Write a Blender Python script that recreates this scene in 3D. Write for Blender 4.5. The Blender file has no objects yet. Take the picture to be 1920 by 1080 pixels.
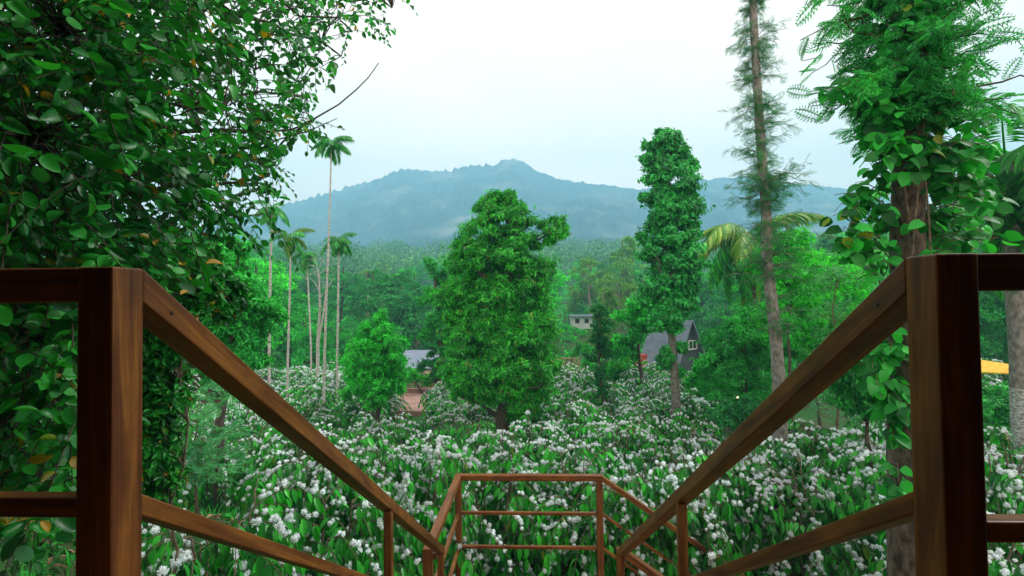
import bpy, math, random
import numpy as np
from mathutils import Vector, Matrix, noise

rng = np.random.default_rng(7)
random.seed(7)
sc = bpy.context.scene
COL = sc.collection

# ------------------------------------------------------------------ camera
F_PX, YAW, PITCH, ROLL = 877.5, 0.0419, 0.0226, -0.0122
_F = np.array([-math.sin(YAW) * math.cos(PITCH), math.cos(YAW) * math.cos(PITCH), math.sin(PITCH)])
_R0 = np.array([math.cos(YAW), math.sin(YAW), 0.0])
_U0 = np.cross(_R0, _F)
_R = _R0 * math.cos(ROLL) + _U0 * math.sin(ROLL)
_U = _U0 * math.cos(ROLL) - _R0 * math.sin(ROLL)
cam_d = bpy.data.cameras.new("camera")
cam = bpy.data.objects.new("camera", cam_d)
COL.objects.link(cam)
cam_d.sensor_width = 36.0
cam_d.lens = 36.0 * F_PX / 1920.0
cam_d.clip_start = 0.05
cam_d.clip_end = 6000
cam.matrix_world = Matrix(((_R[0], _U[0], -_F[0], 0), (_R[1], _U[1], -_F[1], 0), (_R[2], _U[2], -_F[2], 0), (0, 0, 0, 1)))
sc.camera = cam

# ------------------------------------------------------------------ sky and sun
SUN_EL, SUN_AZ = math.radians(46), math.radians(78)      # azimuth clockwise from +Y: the light comes from the right
w = bpy.data.worlds.new("World")
sc.world = w
w.use_nodes = True
nt = w.node_tree
nt.nodes.clear()
o_ = nt.nodes.new('ShaderNodeOutputWorld')
bg = nt.nodes.new('ShaderNodeBackground')
sky = nt.nodes.new('ShaderNodeTexSky')
sky.sky_type = 'NISHITA'
sky.sun_disc = False
sky.sun_elevation = SUN_EL
sky.sun_rotation = SUN_AZ
sky.dust_density = 3.0
tc = nt.nodes.new('ShaderNodeTexCoord')
mp = nt.nodes.new('ShaderNodeMapping')
mp.inputs['Scale'].default_value = (1.0, 1.0, 2.6)
nz = nt.nodes.new('ShaderNodeTexNoise')
nz.inputs['Scale'].default_value = 1.6
nz.inputs['Detail'].default_value = 5
cr = nt.nodes.new('ShaderNodeValToRGB')
cr.color_ramp.elements[0].position = 0.30
cr.color_ramp.elements[0].color = (0.80, 0.80, 0.80, 1)
cr.color_ramp.elements[1].position = 0.62
cr.color_ramp.elements[1].color = (1, 1, 1, 1)
mx = nt.nodes.new('ShaderNodeMix')
mx.data_type = 'RGBA'
CLOUD = (14.2, 11.2, 9.3, 1)                              # the overcast layer
mx.inputs['B'].default_value = CLOUD
bg.inputs['Strength'].default_value = 0.10
nt.links.new(tc.outputs['Generated'], mp.inputs['Vector'])
nt.links.new(mp.outputs[0], nz.inputs['Vector'])
nt.links.new(nz.outputs[0], cr.inputs[0])
nt.links.new(cr.outputs[0], mx.inputs['Factor'])
sx_ = nt.nodes.new('ShaderNodeSeparateXYZ')
nt.links.new(tc.outputs['Generated'], sx_.inputs[0])
mr_ = nt.nodes.new('ShaderNodeMapRange')
mr_.inputs['From Min'].default_value = 0.18
mr_.inputs['From Max'].default_value = 0.62
mr_.inputs['To Min'].default_value = 1.0
mr_.inputs['To Max'].default_value = 0.70
nt.links.new(sx_.outputs[2], mr_.inputs[0])
sc_ = nt.nodes.new('ShaderNodeVectorMath'); sc_.operation = 'SCALE'
sc_.inputs[0].default_value = CLOUD[:3]
nt.links.new(mr_.outputs[0], sc_.inputs['Scale'])
nt.links.new(sc_.outputs[0], mx.inputs['B'])
nt.links.new(sky.outputs[0], mx.inputs['A'])
nt.links.new(mx.outputs['Result'], bg.inputs['Color'])
nt.links.new(bg.outputs[0], o_.inputs['Surface'])
sd = bpy.data.lights.new("sun", 'SUN')
sd.energy = 1.5
sd.angle = math.radians(14)
sd.color = (1.0, 0.98, 0.94)
so = bpy.data.objects.new("sun", sd)
COL.objects.link(so)
sdir = Vector((math.sin(SUN_AZ) * math.cos(SUN_EL), math.cos(SUN_AZ) * math.cos(SUN_EL), math.sin(SUN_EL)))
so.rotation_euler = sdir.to_track_quat('Z', 'Y').to_euler()
so.location = (20, 5, 40)

sc.view_settings.view_transform = 'Standard'
sc.view_settings.look = 'None'
sc.view_settings.exposure = 1.08
sc.view_settings.gamma = 1.0
sc.render.engine = 'CYCLES'
sc.cycles.max_bounces = 7
sc.cycles.diffuse_bounces = 3
sc.cycles.glossy_bounces = 2
sc.cycles.transmission_bounces = 4
sc.cycles.volume_bounces = 1
sc.cycles.transparent_max_bounces = 4
sc.cycles.sample_clamp_indirect = 4


def at(px, py, d):
    """world point seen at photograph pixel (px, py) at depth d metres"""
    px = np.asarray(px, float); py = np.asarray(py, float); d = np.asarray(d, float)
    return (_F + ((px - 960) / F_PX)[..., None] * _R - ((py - 540) / F_PX)[..., None] * _U) * d[..., None]


def sstep(a, b, x):
    t = np.clip((np.asarray(x, float) - a) / (b - a), 0, 1)
    return t * t * (3 - 2 * t)


def ground(x, y):
    x = np.asarray(x, float); y = np.asarray(y, float)
    z = -4.7 - 0.75 * sstep(7, 14, y) - 1.6 * sstep(25, 31, y) + 3.0 * sstep(42, 62, y) + 4.5 * sstep(62, 130, y)
    z = z + 25 * sstep(130, 330, y)
    z = z + 2.5 * sstep(-2.2, -6.5, x) * sstep(10.5, 4.5, y)
    z = z + 0.16 * np.sin(x * 0.55 + 1.3) * np.cos(y * 0.42) + 0.1 * np.sin(x * 1.3 + y * 0.9)
    return z


# ------------------------------------------------------------------ materials
def newmat(name):
    m = bpy.data.materials.new(name)
    m.use_nodes = True
    n = m.node_tree
    n.nodes.clear()
    out = n.nodes.new('ShaderNodeOutputMaterial')
    return m, n, out


def ramp(n, stops):
    r = n.nodes.new('ShaderNodeValToRGB')
    e = r.color_ramp.elements
    while len(e) < len(stops):
        e.new(0.5)
    for i, (p, c) in enumerate(stops):
        e[i].position = p
        e[i].color = (*c, 1)
    return r


BOOST = np.array([0.95, 1.85, 1.12])


def leafmat(name, dark, mid, light, odd=None, oddp=0.97, trans=0.35, rough=0.42, spec=0.45, nscale=1.2):
    nscale = 0.4 if 'wood' in name else nscale
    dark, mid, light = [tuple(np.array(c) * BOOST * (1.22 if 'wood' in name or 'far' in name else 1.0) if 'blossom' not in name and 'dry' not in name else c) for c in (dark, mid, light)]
    light = tuple(np.array(light) * (1.2 if 'blossom' not in name else 1))
    m, n, out = newmat(name)
    geo = n.nodes.new('ShaderNodeNewGeometry')
    info = n.nodes.new('ShaderNodeObjectInfo')
    stops = [(0.0, dark), (0.45, mid), (min(0.9, oddp - .03), light)]
    if odd:
        stops += [(oddp, light), (min(1, oddp + 0.012), odd)]
    r = ramp(n, stops)
    n.links.new(geo.outputs['Random Per Island'], r.inputs[0])
    hs = n.nodes.new('ShaderNodeHueSaturation')
    mr = n.nodes.new('ShaderNodeMapRange')
    mr.inputs['To Min'].default_value = 0.82
    mr.inputs['To Max'].default_value = 1.2
    n.links.new(info.outputs['Random'], mr.inputs[0])
    n.links.new(mr.outputs[0], hs.inputs['Value'])
    tcn = n.nodes.new('ShaderNodeTexCoord')
    nn = n.nodes.new('ShaderNodeTexNoise')
    nn.inputs['Scale'].default_value = nscale
    nn.inputs['Detail'].default_value = 2
    n.links.new(tcn.outputs['Object'], nn.inputs['Vector'])
    vr = ramp(n, [(0.36, (0.62, 0.68, 0.72)), (0.64, (1.22, 1.12, 1.0))])
    n.links.new(nn.outputs[0], vr.inputs[0])
    vm = n.nodes.new('ShaderNodeMix'); vm.data_type = 'RGBA'; vm.blend_type = 'MULTIPLY'
    vm.inputs['Factor'].default_value = 0.0 if 'blossom' in name else 1.0
    n.links.new(r.outputs[0], vm.inputs['A']); n.links.new(vr.outputs[0], vm.inputs['B'])
    n.links.new(vm.outputs['Result'], hs.inputs['Color'])
    p = n.nodes.new('ShaderNodeBsdfPrincipled')
    p.inputs['Roughness'].default_value = rough
    p.inputs['Specular IOR Level'].default_value = spec
    n.links.new(hs.outputs[0], p.inputs['Base Color'])
    t = n.nodes.new('ShaderNodeBsdfTranslucent')
    g = n.nodes.new('ShaderNodeMix'); g.data_type = 'RGBA'; g.blend_type = 'MULTIPLY'
    g.inputs['Factor'].default_value = 1
    g.inputs['B'].default_value = (1.0, 1.0, 1.0, 1) if 'blossom' in name else (1.3, 1.35, 0.6, 1)
    n.links.new(hs.outputs[0], g.inputs['A'])
    n.links.new(g.outputs['Result'], t.inputs[0])
    mixs = n.nodes.new('ShaderNodeMixShader')
    mixs.inputs[0].default_value = trans
    n.links.new(p.outputs[0], mixs.inputs[1])
    n.links.new(t.outputs[0], mixs.inputs[2])
    n.links.new(mixs.outputs[0], out.inputs['Surface'])
    return m


def surfmat(name, c1, c2, scale=6, rough=0.8, bump=0.3, stretch=(1, 1, 1), detail=6, spec=0.3, c3=None, metal=0.0, dist=0.0, coord='Object', lo=0.35, hi=0.65):
    m, n, out = newmat(name)
    tcn = n.nodes.new('ShaderNodeTexCoord')
    mpn = n.nodes.new('ShaderNodeMapping')
    mpn.inputs['Scale'].default_value = stretch
    nzn = n.nodes.new('ShaderNodeTexNoise')
    nzn.inputs['Scale'].default_value = scale
    nzn.inputs['Detail'].default_value = detail
    nzn.inputs['Distortion'].default_value = dist
    n.links.new(tcn.outputs[coord], mpn.inputs[0])
    n.links.new(mpn.outputs[0], nzn.inputs['Vector'])
    stops = [(lo, c1), (hi, c2)] if c3 is None else [(lo, c1), ((lo + hi) / 2, c3), (hi, c2)]
    r = ramp(n, stops)
    n.links.new(nzn.outputs[0], r.inputs[0])
    p = n.nodes.new('ShaderNodeBsdfPrincipled')
    p.inputs['Roughness'].default_value = rough
    p.inputs['Specular IOR Level'].default_value = spec
    p.inputs['Metallic'].default_value = metal
    n.links.new(r.outputs[0], p.inputs['Base Color'])
    if bump:
        b = n.nodes.new('ShaderNodeBump')
        b.inputs['Strength'].default_value = bump
        b.inputs['Distance'].default_value = 0.02
        n.links.new(nzn.outputs[0], b.inputs['Height'])
        n.links.new(b.outputs[0], p.inputs['Normal'])
    n.links.new(p.outputs[0], out.inputs['Surface'])
    return m


def woodmat():
    m, n, out = newmat("brown_wood")
    tcn = n.nodes.new('ShaderNodeTexCoord')
    info = n.nodes.new('ShaderNodeObjectInfo')
    ad = n.nodes.new('ShaderNodeVectorMath'); ad.operation = 'ADD'
    n.links.new(tcn.outputs['Object'], ad.inputs[0])
    cm = n.nodes.new('ShaderNodeCombineXYZ')
    mu = n.nodes.new('ShaderNodeMath'); mu.operation = 'MULTIPLY'; mu.inputs[1].default_value = 37
    n.links.new(info.outputs['Random'], mu.inputs[0])
    n.links.new(mu.outputs[0], cm.inputs[0]); n.links.new(mu.outputs[0], cm.inputs[1])
    n.links.new(cm.outputs[0], ad.inputs[1])
    mpn = n.nodes.new('ShaderNodeMapping'); mpn.inputs['Scale'].default_value = (0.9, 11, 11)
    n.links.new(ad.outputs[0], mpn.inputs[0])
    n1 = n.nodes.new('ShaderNodeTexNoise'); n1.inputs['Scale'].default_value = 1.7; n1.inputs['Detail'].default_value = 3; n1.inputs['Distortion'].default_value = 1.1
    n.links.new(mpn.outputs[0], n1.inputs['Vector'])
    mp2 = n.nodes.new('ShaderNodeMapping'); mp2.inputs['Scale'].default_value = (3, 150, 150)
    n.links.new(ad.outputs[0], mp2.inputs[0])
    n2 = n.nodes.new('ShaderNodeTexNoise'); n2.inputs['Scale'].default_value = 1.0; n2.inputs['Detail'].default_value = 4
    n.links.new(mp2.outputs[0], n2.inputs['Vector'])
    r = ramp(n, [(0.26, (0.085, 0.024, 0.011)), (0.44, (0.19, 0.064, 0.018)), (0.58, (0.30, 0.115, 0.024)), (0.74, (0.14, 0.042, 0.015))])
    n.links.new(n1.outputs[0], r.inputs[0])
    mxx = n.nodes.new('ShaderNodeMix'); mxx.data_type = 'RGBA'; mxx.blend_type = 'MULTIPLY'; mxx.inputs['Factor'].default_value = 0.55
    r2 = ramp(n, [(0.35, (0.45, 0.4, 0.4)), (0.6, (1, 1, 1))])
    n.links.new(n2.outputs[0], r2.inputs[0])
    n.links.new(r.outputs[0], mxx.inputs['A']); n.links.new(r2.outputs[0], mxx.inputs['B'])
    p = n.nodes.new('ShaderNodeBsdfPrincipled')
    p.inputs['Roughness'].default_value = 0.40
    p.inputs['Specular IOR Level'].default_value = 0.35
    n.links.new(mxx.outputs['Result'], p.inputs['Base Color'])
    n3 = n.nodes.new('ShaderNodeTexNoise'); n3.inputs['Scale'].default_value = 5; n3.inputs['Detail'].default_value = 8; n3.inputs['Roughness'].default_value = .7
    n.links.new(ad.outputs[0], n3.inputs['Vector'])
    r3 = ramp(n, [(0.36, (0.62, 0.60, 0.58)), (0.55, (1, 1, 1)), (0.70, (1.18, 1.16, 1.12))])
    n.links.new(n3.outputs[0], r3.inputs[0])
    m3 = n.nodes.new('ShaderNodeMix'); m3.data_type = 'RGBA'; m3.blend_type = 'MULTIPLY'; m3.inputs['Factor'].default_value = 0.8
    n.links.new(mxx.outputs['Result'], m3.inputs['A']); n.links.new(r3.outputs[0], m3.inputs['B'])
    n.links.new(m3.outputs['Result'], p.inputs['Base Color'])
    rr3 = n.nodes.new('ShaderNodeMapRange'); rr3.inputs['To Min'].default_value = 0.55; rr3.inputs['To Max'].default_value = 0.28
    n.links.new(n3.outputs[0], rr3.inputs[0]); n.links.new(rr3.outputs[0], p.inputs['Roughness'])
    b = n.nodes.new('ShaderNodeBump'); b.inputs['Strength'].default_value = 0.2; b.inputs['Distance'].default_value = 0.003
    n.links.new(n2.outputs[0], b.inputs['Height']); n.links.new(b.outputs[0], p.inputs['Normal'])
    n.links.new(p.outputs[0], out.inputs['Surface'])
    return m


def plain(name, c, rough=0.6, spec=0.3, metal=0, emit=None, es=0):
    m, n, out = newmat(name)
    p = n.nodes.new('ShaderNodeBsdfPrincipled')
    p.inputs['Base Color'].default_value = (*c, 1)
    p.inputs['Roughness'].default_value = rough
    p.inputs['Specular IOR Level'].default_value = spec
    p.inputs['Metallic'].default_value = metal
    if emit:
        p.inputs['Emission Color'].default_value = (*emit, 1)
        p.inputs['Emission Strength'].default_value = es
    n.links.new(p.outputs[0], out.inputs['Surface'])
    return m


WOOD = woodmat()
M_COFFEE = leafmat("coffee_leaf", (0.007, 0.060, 0.012), (0.015, 0.15, 0.020), (0.045, 0.27, 0.030), (0.25, 0.34, 0.03), 0.985, 0.3, 0.36, 0.5)
M_BLOSSOM = leafmat("coffee_blossom", (0.72, 0.80, 0.84), (0.82, 0.90, 0.92), (0.90, 0.96, 0.97), None, 0.97, 0.22, 0.7, 0.2)
M_STEM = surfmat("stem_bark", (0.10, 0.075, 0.05), (0.22, 0.17, 0.12), 25, 0.9, 0.4)
M_BARK = surfmat("dark_bark", (0.045, 0.035, 0.028), (0.13, 0.10, 0.08), 9, 0.95, 0.8, (3, 3, 0.8))
M_PALE = surfmat("pale_bark", (0.14, 0.13, 0.118), (0.32, 0.30, 0.275), 7, 0.9, 0.7, (2, 2, 1.2), c3=(0.23, 0.21, 0.19))
M_ARECA = surfmat("areca_trunk", (0.26, 0.25, 0.22), (0.58, 0.56, 0.52), 5, 0.85, 0.4, (1.5, 1.5, 5))
M_LIME = surfmat("limewash", (0.16, 0.15, 0.13), (0.62, 0.62, 0.63), 14, 0.9, 0.4, (1, 1, 3))
M_LEFT = leafmat("near_leaf", (0.012, 0.075, 0.022), (0.018, 0.14, 0.030), (0.045, 0.26, 0.045), (0.62, 0.36, 0.02), 0.966, 0.34, 0.38, 0.5)
M_SHRUB = leafmat("shrub_leaf", (0.012, 0.095, 0.028), (0.02, 0.17, 0.045), (0.04, 0.28, 0.06), None, 0.97, 0.34, 0.42, 0.45)
M_CENT = leafmat("central_leaf", (0.010, 0.085, 0.018), (0.024, 0.19, 0.028), (0.075, 0.34, 0.042), (0.30, 0.24, 0.06), 0.978, 0.38, 0.4, 0.45)
M_MANGO = leafmat("young_tree_leaf", (0.012, 0.13, 0.022), (0.022, 0.26, 0.032), (0.05, 0.42, 0.05), None, 0.97, 0.38, 0.38, 0.45)
M_PEPTREE = leafmat("column_leaf", (0.010, 0.10, 0.030), (0.018, 0.19, 0.048), (0.045, 0.32, 0.085), None, 0.97, 0.26, 0.42, 0.5)
M_FERN = leafmat("fern_leaf", (0.030, 0.13, 0.065), (0.05, 0.24, 0.10), (0.10, 0.38, 0.17), None, 0.97, 0.4, 0.5, 0.35)
M_FERND = leafmat("dark_fern_leaf", (0.020, 0.075, 0.045), (0.035, 0.13, 0.07), (0.06, 0.20, 0.09), None, 0.97, 0.3, 0.5, 0.3)
M_FERNB = leafmat("grey_fern_leaf", (0.06, 0.14, 0.10), (0.10, 0.22, 0.16), (0.18, 0.33, 0.25), None, 0.97, 0.3, 0.5, 0.35)
M_VINE = leafmat("pepper_leaf", (0.008, 0.085, 0.022), (0.016, 0.17, 0.032), (0.05, 0.34, 0.07), (0.42, 0.50, 0.03), 0.975, 0.34, 0.5, 0.4)
M_BG = [leafmat("wood_leaf_green", (0.018, 0.11, 0.035), (0.030, 0.19, 0.055), (0.06, 0.30, 0.075), None, 0.97, 0.35, 0.6, 0.3),
        leafmat("wood_leaf_dark", (0.014, 0.070, 0.035), (0.024, 0.115, 0.052), (0.045, 0.19, 0.075), None, 0.97, 0.3, 0.6, 0.3),
        leafmat("wood_leaf_bright", (0.025, 0.13, 0.03), (0.04, 0.22, 0.042), (0.085, 0.32, 0.06), None, 0.97, 0.42, 0.6, 0.3),
        leafmat("wood_leaf_olive", (0.065, 0.105, 0.045), (0.11, 0.16, 0.06), (0.19, 0.24, 0.09), None, 0.97, 0.35, 0.6, 0.3)]
M_PALMF = leafmat("palm_leaf", (0.02, 0.10, 0.03), (0.035, 0.19, 0.045), (0.08, 0.31, 0.06), (0.40, 0.40, 0.06), 0.96, 0.35, 0.4, 0.5)
M_PALMY = leafmat("palm_leaf_yellowing", (0.05, 0.13, 0.02), (0.12, 0.20, 0.03), (0.30, 0.27, 0.05), (0.5, 0.35, 0.06), 0.9, 0.35, 0.4, 0.5)
M_GROUND = surfmat("soil_and_grass", (0.055, 0.035, 0.022), (0.03, 0.12, 0.025), 1.6, 0.95, 0.6, detail=10, c3=(0.05, 0.085, 0.03), lo=0.36, hi=0.52)
M_GRASS = leafmat("grass_blade", (0.012, 0.085, 0.018), (0.02, 0.15, 0.03), (0.05, 0.25, 0.05), None, 0.97, 0.3, 0.5, 0.3)
M_LITTER = leafmat("dry_leaf", (0.10, 0.05, 0.03), (0.22, 0.13, 0.08), (0.40, 0.27, 0.17), None, 0.97, 0.1, 0.8, 0.2)


# ------------------------------------------------------------------ geometry helpers
def nrm(v):
    v = np.asarray(v, float)
    return v / np.maximum(np.linalg.norm(v, axis=-1, keepdims=True), 1e-9)


def rdir(n):
    return nrm(rng.normal(size=(n, 3)))


class Geo:
    def __init__(s):
        s.v = []; s.f = []; s.sm = []; s.n = 0

    def add(s, V, F, smooth=False):
        V = np.asarray(V, float); F = np.asarray(F, int)
        if len(V) == 0 or len(F) == 0:
            return
        s.f.append(F + s.n); s.v.append(V); s.n += len(V)
        s.sm.append(np.full(len(F), smooth))

    def mesh(s, name, mat):
        me = bpy.data.meshes.new(name)
        V = np.concatenate(s.v)
        cnt = np.concatenate([np.full(len(f), f.shape[1]) for f in s.f])
        idx = np.concatenate([f.ravel() for f in s.f])
        me.vertices.add(len(V)); me.vertices.foreach_set('co', V.ravel())
        me.loops.add(len(idx)); me.loops.foreach_set('vertex_index', idx.astype(np.int32))
        me.polygons.add(len(cnt))
        st = np.concatenate([[0], np.cumsum(cnt)[:-1]]).astype(np.int32)
        me.polygons.foreach_set('loop_start', st)
        me.polygons.foreach_set('use_smooth', np.concatenate(s.sm))
        me.update(calc_edges=True)
        me.validate()
        me.materials.append(mat)
        return me

    def obj(s, name, mat, parent=None, loc=None):
        o = bpy.data.objects.new(name, s.mesh(name, mat))
        COL.objects.link(o)
        if parent is not None:
            o.parent = parent
        if loc is not None:
            o.location = loc
        return o


def scatter(g, T, P, d, nrmv, size, smooth=False):
    """copies of template T=(verts, faces) at points P, +Y along d, +Z near nrmv"""
    TV, TF = T
    P = np.asarray(P, float); N = len(P)
    if N == 0:
        return
    y = nrm(d); x = nrm(np.cross(y, nrmv)); z = np.cross(x, y)
    S = np.asarray(size, float).reshape(-1, 1) if np.ndim(size) else np.full((N, 1), size)
    V = (TV[None, :, 0:1] * x[:, None] + TV[None, :, 1:2] * y[:, None] + TV[None, :, 2:3] * z[:, None]) * S[:, None] + P[:, None]
    k = len(TV)
    Fa = (TF[None] + (np.arange(N) * k)[:, None, None]).reshape(-1, TF.shape[1])
    g.add(V.reshape(-1, 3), Fa, smooth)


def leafT(w1, w2, fold=0.12, bend=0.15, heart=0.0):
    V = np.array([(0, 0, 0), (0, 1, -bend * 1.6), (0, .3, 0.03), (0, .68, -bend * .5),
                  (-w1, .26 - heart, fold), (-w2, .66, fold - bend * .5), (w1, .26 - heart, fold), (w2, .66, fold - bend * .5)], float)
    F = np.array([(0, 2, 4), (4, 2, 3), (4, 3, 5), (5, 3, 1), (0, 6, 2), (2, 6, 7), (2, 7, 3), (3, 7, 1)])
    return V, F


def fineleafT(wm, fold=0.1, bend=0.2, heart=0.0, n=6):
    """smooth rounded leaf: n stations along the midrib"""
    V = []; F = []
    for i in range(n + 1):
        t = i / n
        wd = wm * (math.sin(math.pi * t ** (0.75 if heart else 0.9)) ** 0.75) if 0 < t < 1 else 0
        zb = -bend * t * t
        yb = t - heart * (1 - t) ** 4 * (1 if t > 0 else 0)
        V += [(-wd, yb - (heart * .5 if i == 1 else 0), zb + fold * wd / wm if wd else zb), (0, t, zb), (wd, yb - (heart * .5 if i == 1 else 0), zb + fold * wd / wm if wd else zb)]
    for i in range(n):
        a = i * 3; b = a + 3
        F += [(a, a + 1, b + 1), (a, b + 1, b), (a + 1, a + 2, b + 2), (a + 1, b + 2, b + 1)]
    return np.array(V, float), np.array(F)


LEAF = leafT(.24, .2)
LEAFN = leafT(.13, .12, .06, .25)
LEAFC = leafT(.22, .21, .07, .30)
LEAFQ = (np.array([(0, 0, 0), (-.26, .5, .07), (0, 1, -.12), (.26, .5, .07)], float), np.array([(0, 3, 2), (0, 2, 1)]))
LEAFE = fineleafT(.20, .06, .28, 0, 4)
LEAFV = fineleafT(.38, .10, .22, .10, 6)
LEAFR = fineleafT(.31, .12, .20, 0, 5)
CLUMPQ = (np.array([(0, 0, 0), (-.5, .45, .1), (-.1, 1, -.1), (.45, .6, .12), (.3, .1, 0)], float), np.array([(0, 4, 3), (0, 3, 2), (0, 2, 1)]))


def fernT(n=9, w=.42, sub=True):
    V = []; F = []
    for i in range(n):
        t = (i + .6) / n
        L = w * math.sin(math.pi * (0.12 + 0.85 * t)) ** .8
        for s in (-1, 1):
            bx, by, bz = 0, t, -.18 * t * t
            dx, dy = s * .82, .5
            if sub:
                for (u, l, a) in ((0, .62, .0), (.25, .5, .75), (.25, .5, -.75), (.55, .45, .0)):
                    ca, sa = math.cos(a * s), math.sin(a * s)
                    ex, ey = dx * ca - dy * sa, dx * sa + dy * ca
                    x0, y0 = bx + dx * L * u, by + dy * L * u
                    k = len(V); q = .022
                    V += [(x0, y0, bz - .08 * u * L), (x0 + ex * L * l * .5 - ey * q, y0 + ey * L * l * .5 + ex * q, bz), (x0 + ex * L * l, y0 + ey * L * l, bz - .15 * L), (x0 + ex * L * l * .5 + ey * q, y0 + ey * L * l * .5 - ex * q, bz)]
                    F += [(k, k + 3, k + 2), (k, k + 2, k + 1)]
            else:
                k = len(V); q = .03
                V += [(0, by, bz), (dx * L * .5 - dy * q, by + dy * L * .5 + dx * q, bz), (dx * L, by + dy * L, bz - .12 * L), (dx * L * .5 + dy * q, by + dy * L * .5 - dx * q, bz)]
                F += [(k, k + 3, k + 2), (k, k + 2, k + 1)]
    k = len(V)
    V += [(-.008, 0, 0), (.008, 0, 0), (0, 1, -.18)]
    F += [(k, k + 1, k + 2)]
    return np.array(V, float), np.array(F)


FERN = fernT(9, .40, True)
FERNS = fernT(7, .38, False)


def ico(r=1.0, sub=1):
    t = (1 + 5 ** .5) / 2
    V = nrm(np.array([(-1, t, 0), (1, t, 0), (-1, -t, 0), (1, -t, 0), (0, -1, t), (0, 1, t), (0, -1, -t), (0, 1, -t), (t, 0, -1), (t, 0, 1), (-t, 0, -1), (-t, 0, 1)], float))
    F = [(0, 11, 5), (0, 5, 1), (0, 1, 7), (0, 7, 10), (0, 10, 11), (1, 5, 9), (5, 11, 4), (11, 10, 2), (10, 7, 6), (7, 1, 8), (3, 9, 4), (3, 4, 2), (3, 2, 6), (3, 6, 8), (3, 8, 9), (4, 9, 5), (2, 4, 11), (6, 2, 10), (8, 6, 7), (9, 8, 1)]
    V = list(map(tuple, V))
    for _ in range(sub - 1):
        mid = {}; G = []
        def mp_(a, b):
            k = (min(a, b), max(a, b))
            if k not in mid:
                V.append(tuple(nrm((np.array(V[a]) + np.array(V[b])) / 2))); mid[k] = len(V) - 1
            return mid[k]
        for a, b, c in F:
            ab, bc, ca = mp_(a, b), mp_(b, c), mp_(c, a)
            G += [(a, ab, ca), (b, bc, ab), (c, ca, bc), (ab, bc, ca)]
        F = G
    return np.array(V) * r, np.array(F)


def blossomT(seed=1):
    r = np.random.default_rng(seed)
    g = Geo()
    V, F = ico(.60, 1)
    g.add(V, F)
    n = 44
    d = nrm(r.normal(size=(n, 3)))
    P = d * .46
    q = (np.array([(0, 0, 0), (-.14, .24, 0), (0, .40, .08), (.14, .24, 0)], float), np.array([(0, 3, 2), (0, 2, 1)]))
    y = d; x = nrm(np.cross(y, r.normal(size=(n, 3)))); z = np.cross(x, y)
    TV = q[0]
    VV = (TV[None, :, 0:1] * x[:, None] + TV[None, :, 1:2] * y[:, None] + TV[None, :, 2:3] * z[:, None]) + P[:, None]
    g.add(VV.reshape(-1, 3), (q[1][None] + (np.arange(n) * 4)[:, None, None]).reshape(-1, 3))
    return np.concatenate(g.v), np.concatenate(g.f)


BLOS = [blossomT(i) for i in range(3)]


def tube(g, pts, rad, sides=6, cap=True):
    pts = np.asarray(pts, float); n = len(pts)
    rad = np.broadcast_to(np.asarray(rad, float), (n,))
    tan = np.gradient(pts, axis=0)
    tan = nrm(tan)
    ref = np.array([0.13, 0.97, 0.2]) if abs(tan[0][1]) < .9 else np.array([1, .1, .1])
    x = nrm(np.cross(tan, ref)); y = np.cross(tan, x)
    a = np.arange(sides) * 2 * math.pi / sides
    V = pts[:, None] + (x[:, None] * np.cos(a)[None, :, None] + y[:, None] * np.sin(a)[None, :, None]) * rad[:, None, None]
    V = V.reshape(-1, 3)
    F = []
    for i in range(n - 1):
        for k in range(sides):
            k2 = (k + 1) % sides
            F.append((i * sides + k, i * sides + k2, (i + 1) * sides + k2, (i + 1) * sides + k))
    g.add(V, F, True)
    if cap:
        for base, p in ((0, pts[0]), ((n - 1) * sides, pts[-1])):
            g.add(np.vstack([V[base:base + sides], p]), [(k, (k + 1) % sides, sides) for k in range(sides)], True)


def box(g, c, s, rz=0.0):
    c = np.array(c, float); s = np.array(s, float) / 2
    V = np.array([(x, y, z) for x in (-1, 1) for y in (-1, 1) for z in (-1, 1)], float) * s
    if rz:
        ca, sa = math.cos(rz), math.sin(rz)
        V = np.stack([V[:, 0] * ca - V[:, 1] * sa, V[:, 0] * sa + V[:, 1] * ca, V[:, 2]], 1)
    g.add(V + c, [(0, 1, 3, 2), (4, 6, 7, 5), (0, 4, 5, 1), (2, 3, 7, 6), (0, 2, 6, 4), (1, 5, 7, 3)])


def bez(a, b, sag=0.0, n=6, wob=0.0):
    a = np.asarray(a, float); b = np.asarray(b, float)
    t = np.linspace(0, 1, n)[:, None]
    p = a + (b - a) * t
    p[:, 2] += sag * 4 * t[:, 0] * (1 - t[:, 0])
    if wob:
        L = np.linalg.norm(b - a)
        p[1:-1] += rng.normal(size=(n - 2, 3)) * wob * L
    return p


def tag(o, label=None, cat=None, group=None, kind=None):
    if label: o['label'] = label
    if cat: o['category'] = cat
    if group: o['group'] = group
    if kind: o['kind'] = kind
    return o


def thing(name, label, cat, loc=(0, 0, 0), group=None, rz=0.0):
    o = bpy.data.objects.new(name, None)
    COL.objects.link(o)
    o.empty_display_size = 0.2
    o.location = tuple(float(v) for v in loc); o.rotation_euler = (0, 0, rz)
    return tag(o, label, cat, group)


def copy_thing(root, loc, rz, scale, label, group=None):
    c = root.copy(); COL.objects.link(c)
    c.location = tuple(float(v) for v in loc); c.rotation_euler = (0, 0, rz); c.scale = scale
    c['label'] = label
    if group: c['group'] = group
    elif 'group' in c: del c['group']
    for ch in list(root.children):
        k = ch.copy(); COL.objects.link(k); k.parent = c
        for g2 in list(ch.children):
            q = g2.copy(); COL.objects.link(q); q.parent = k
    return c


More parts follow.
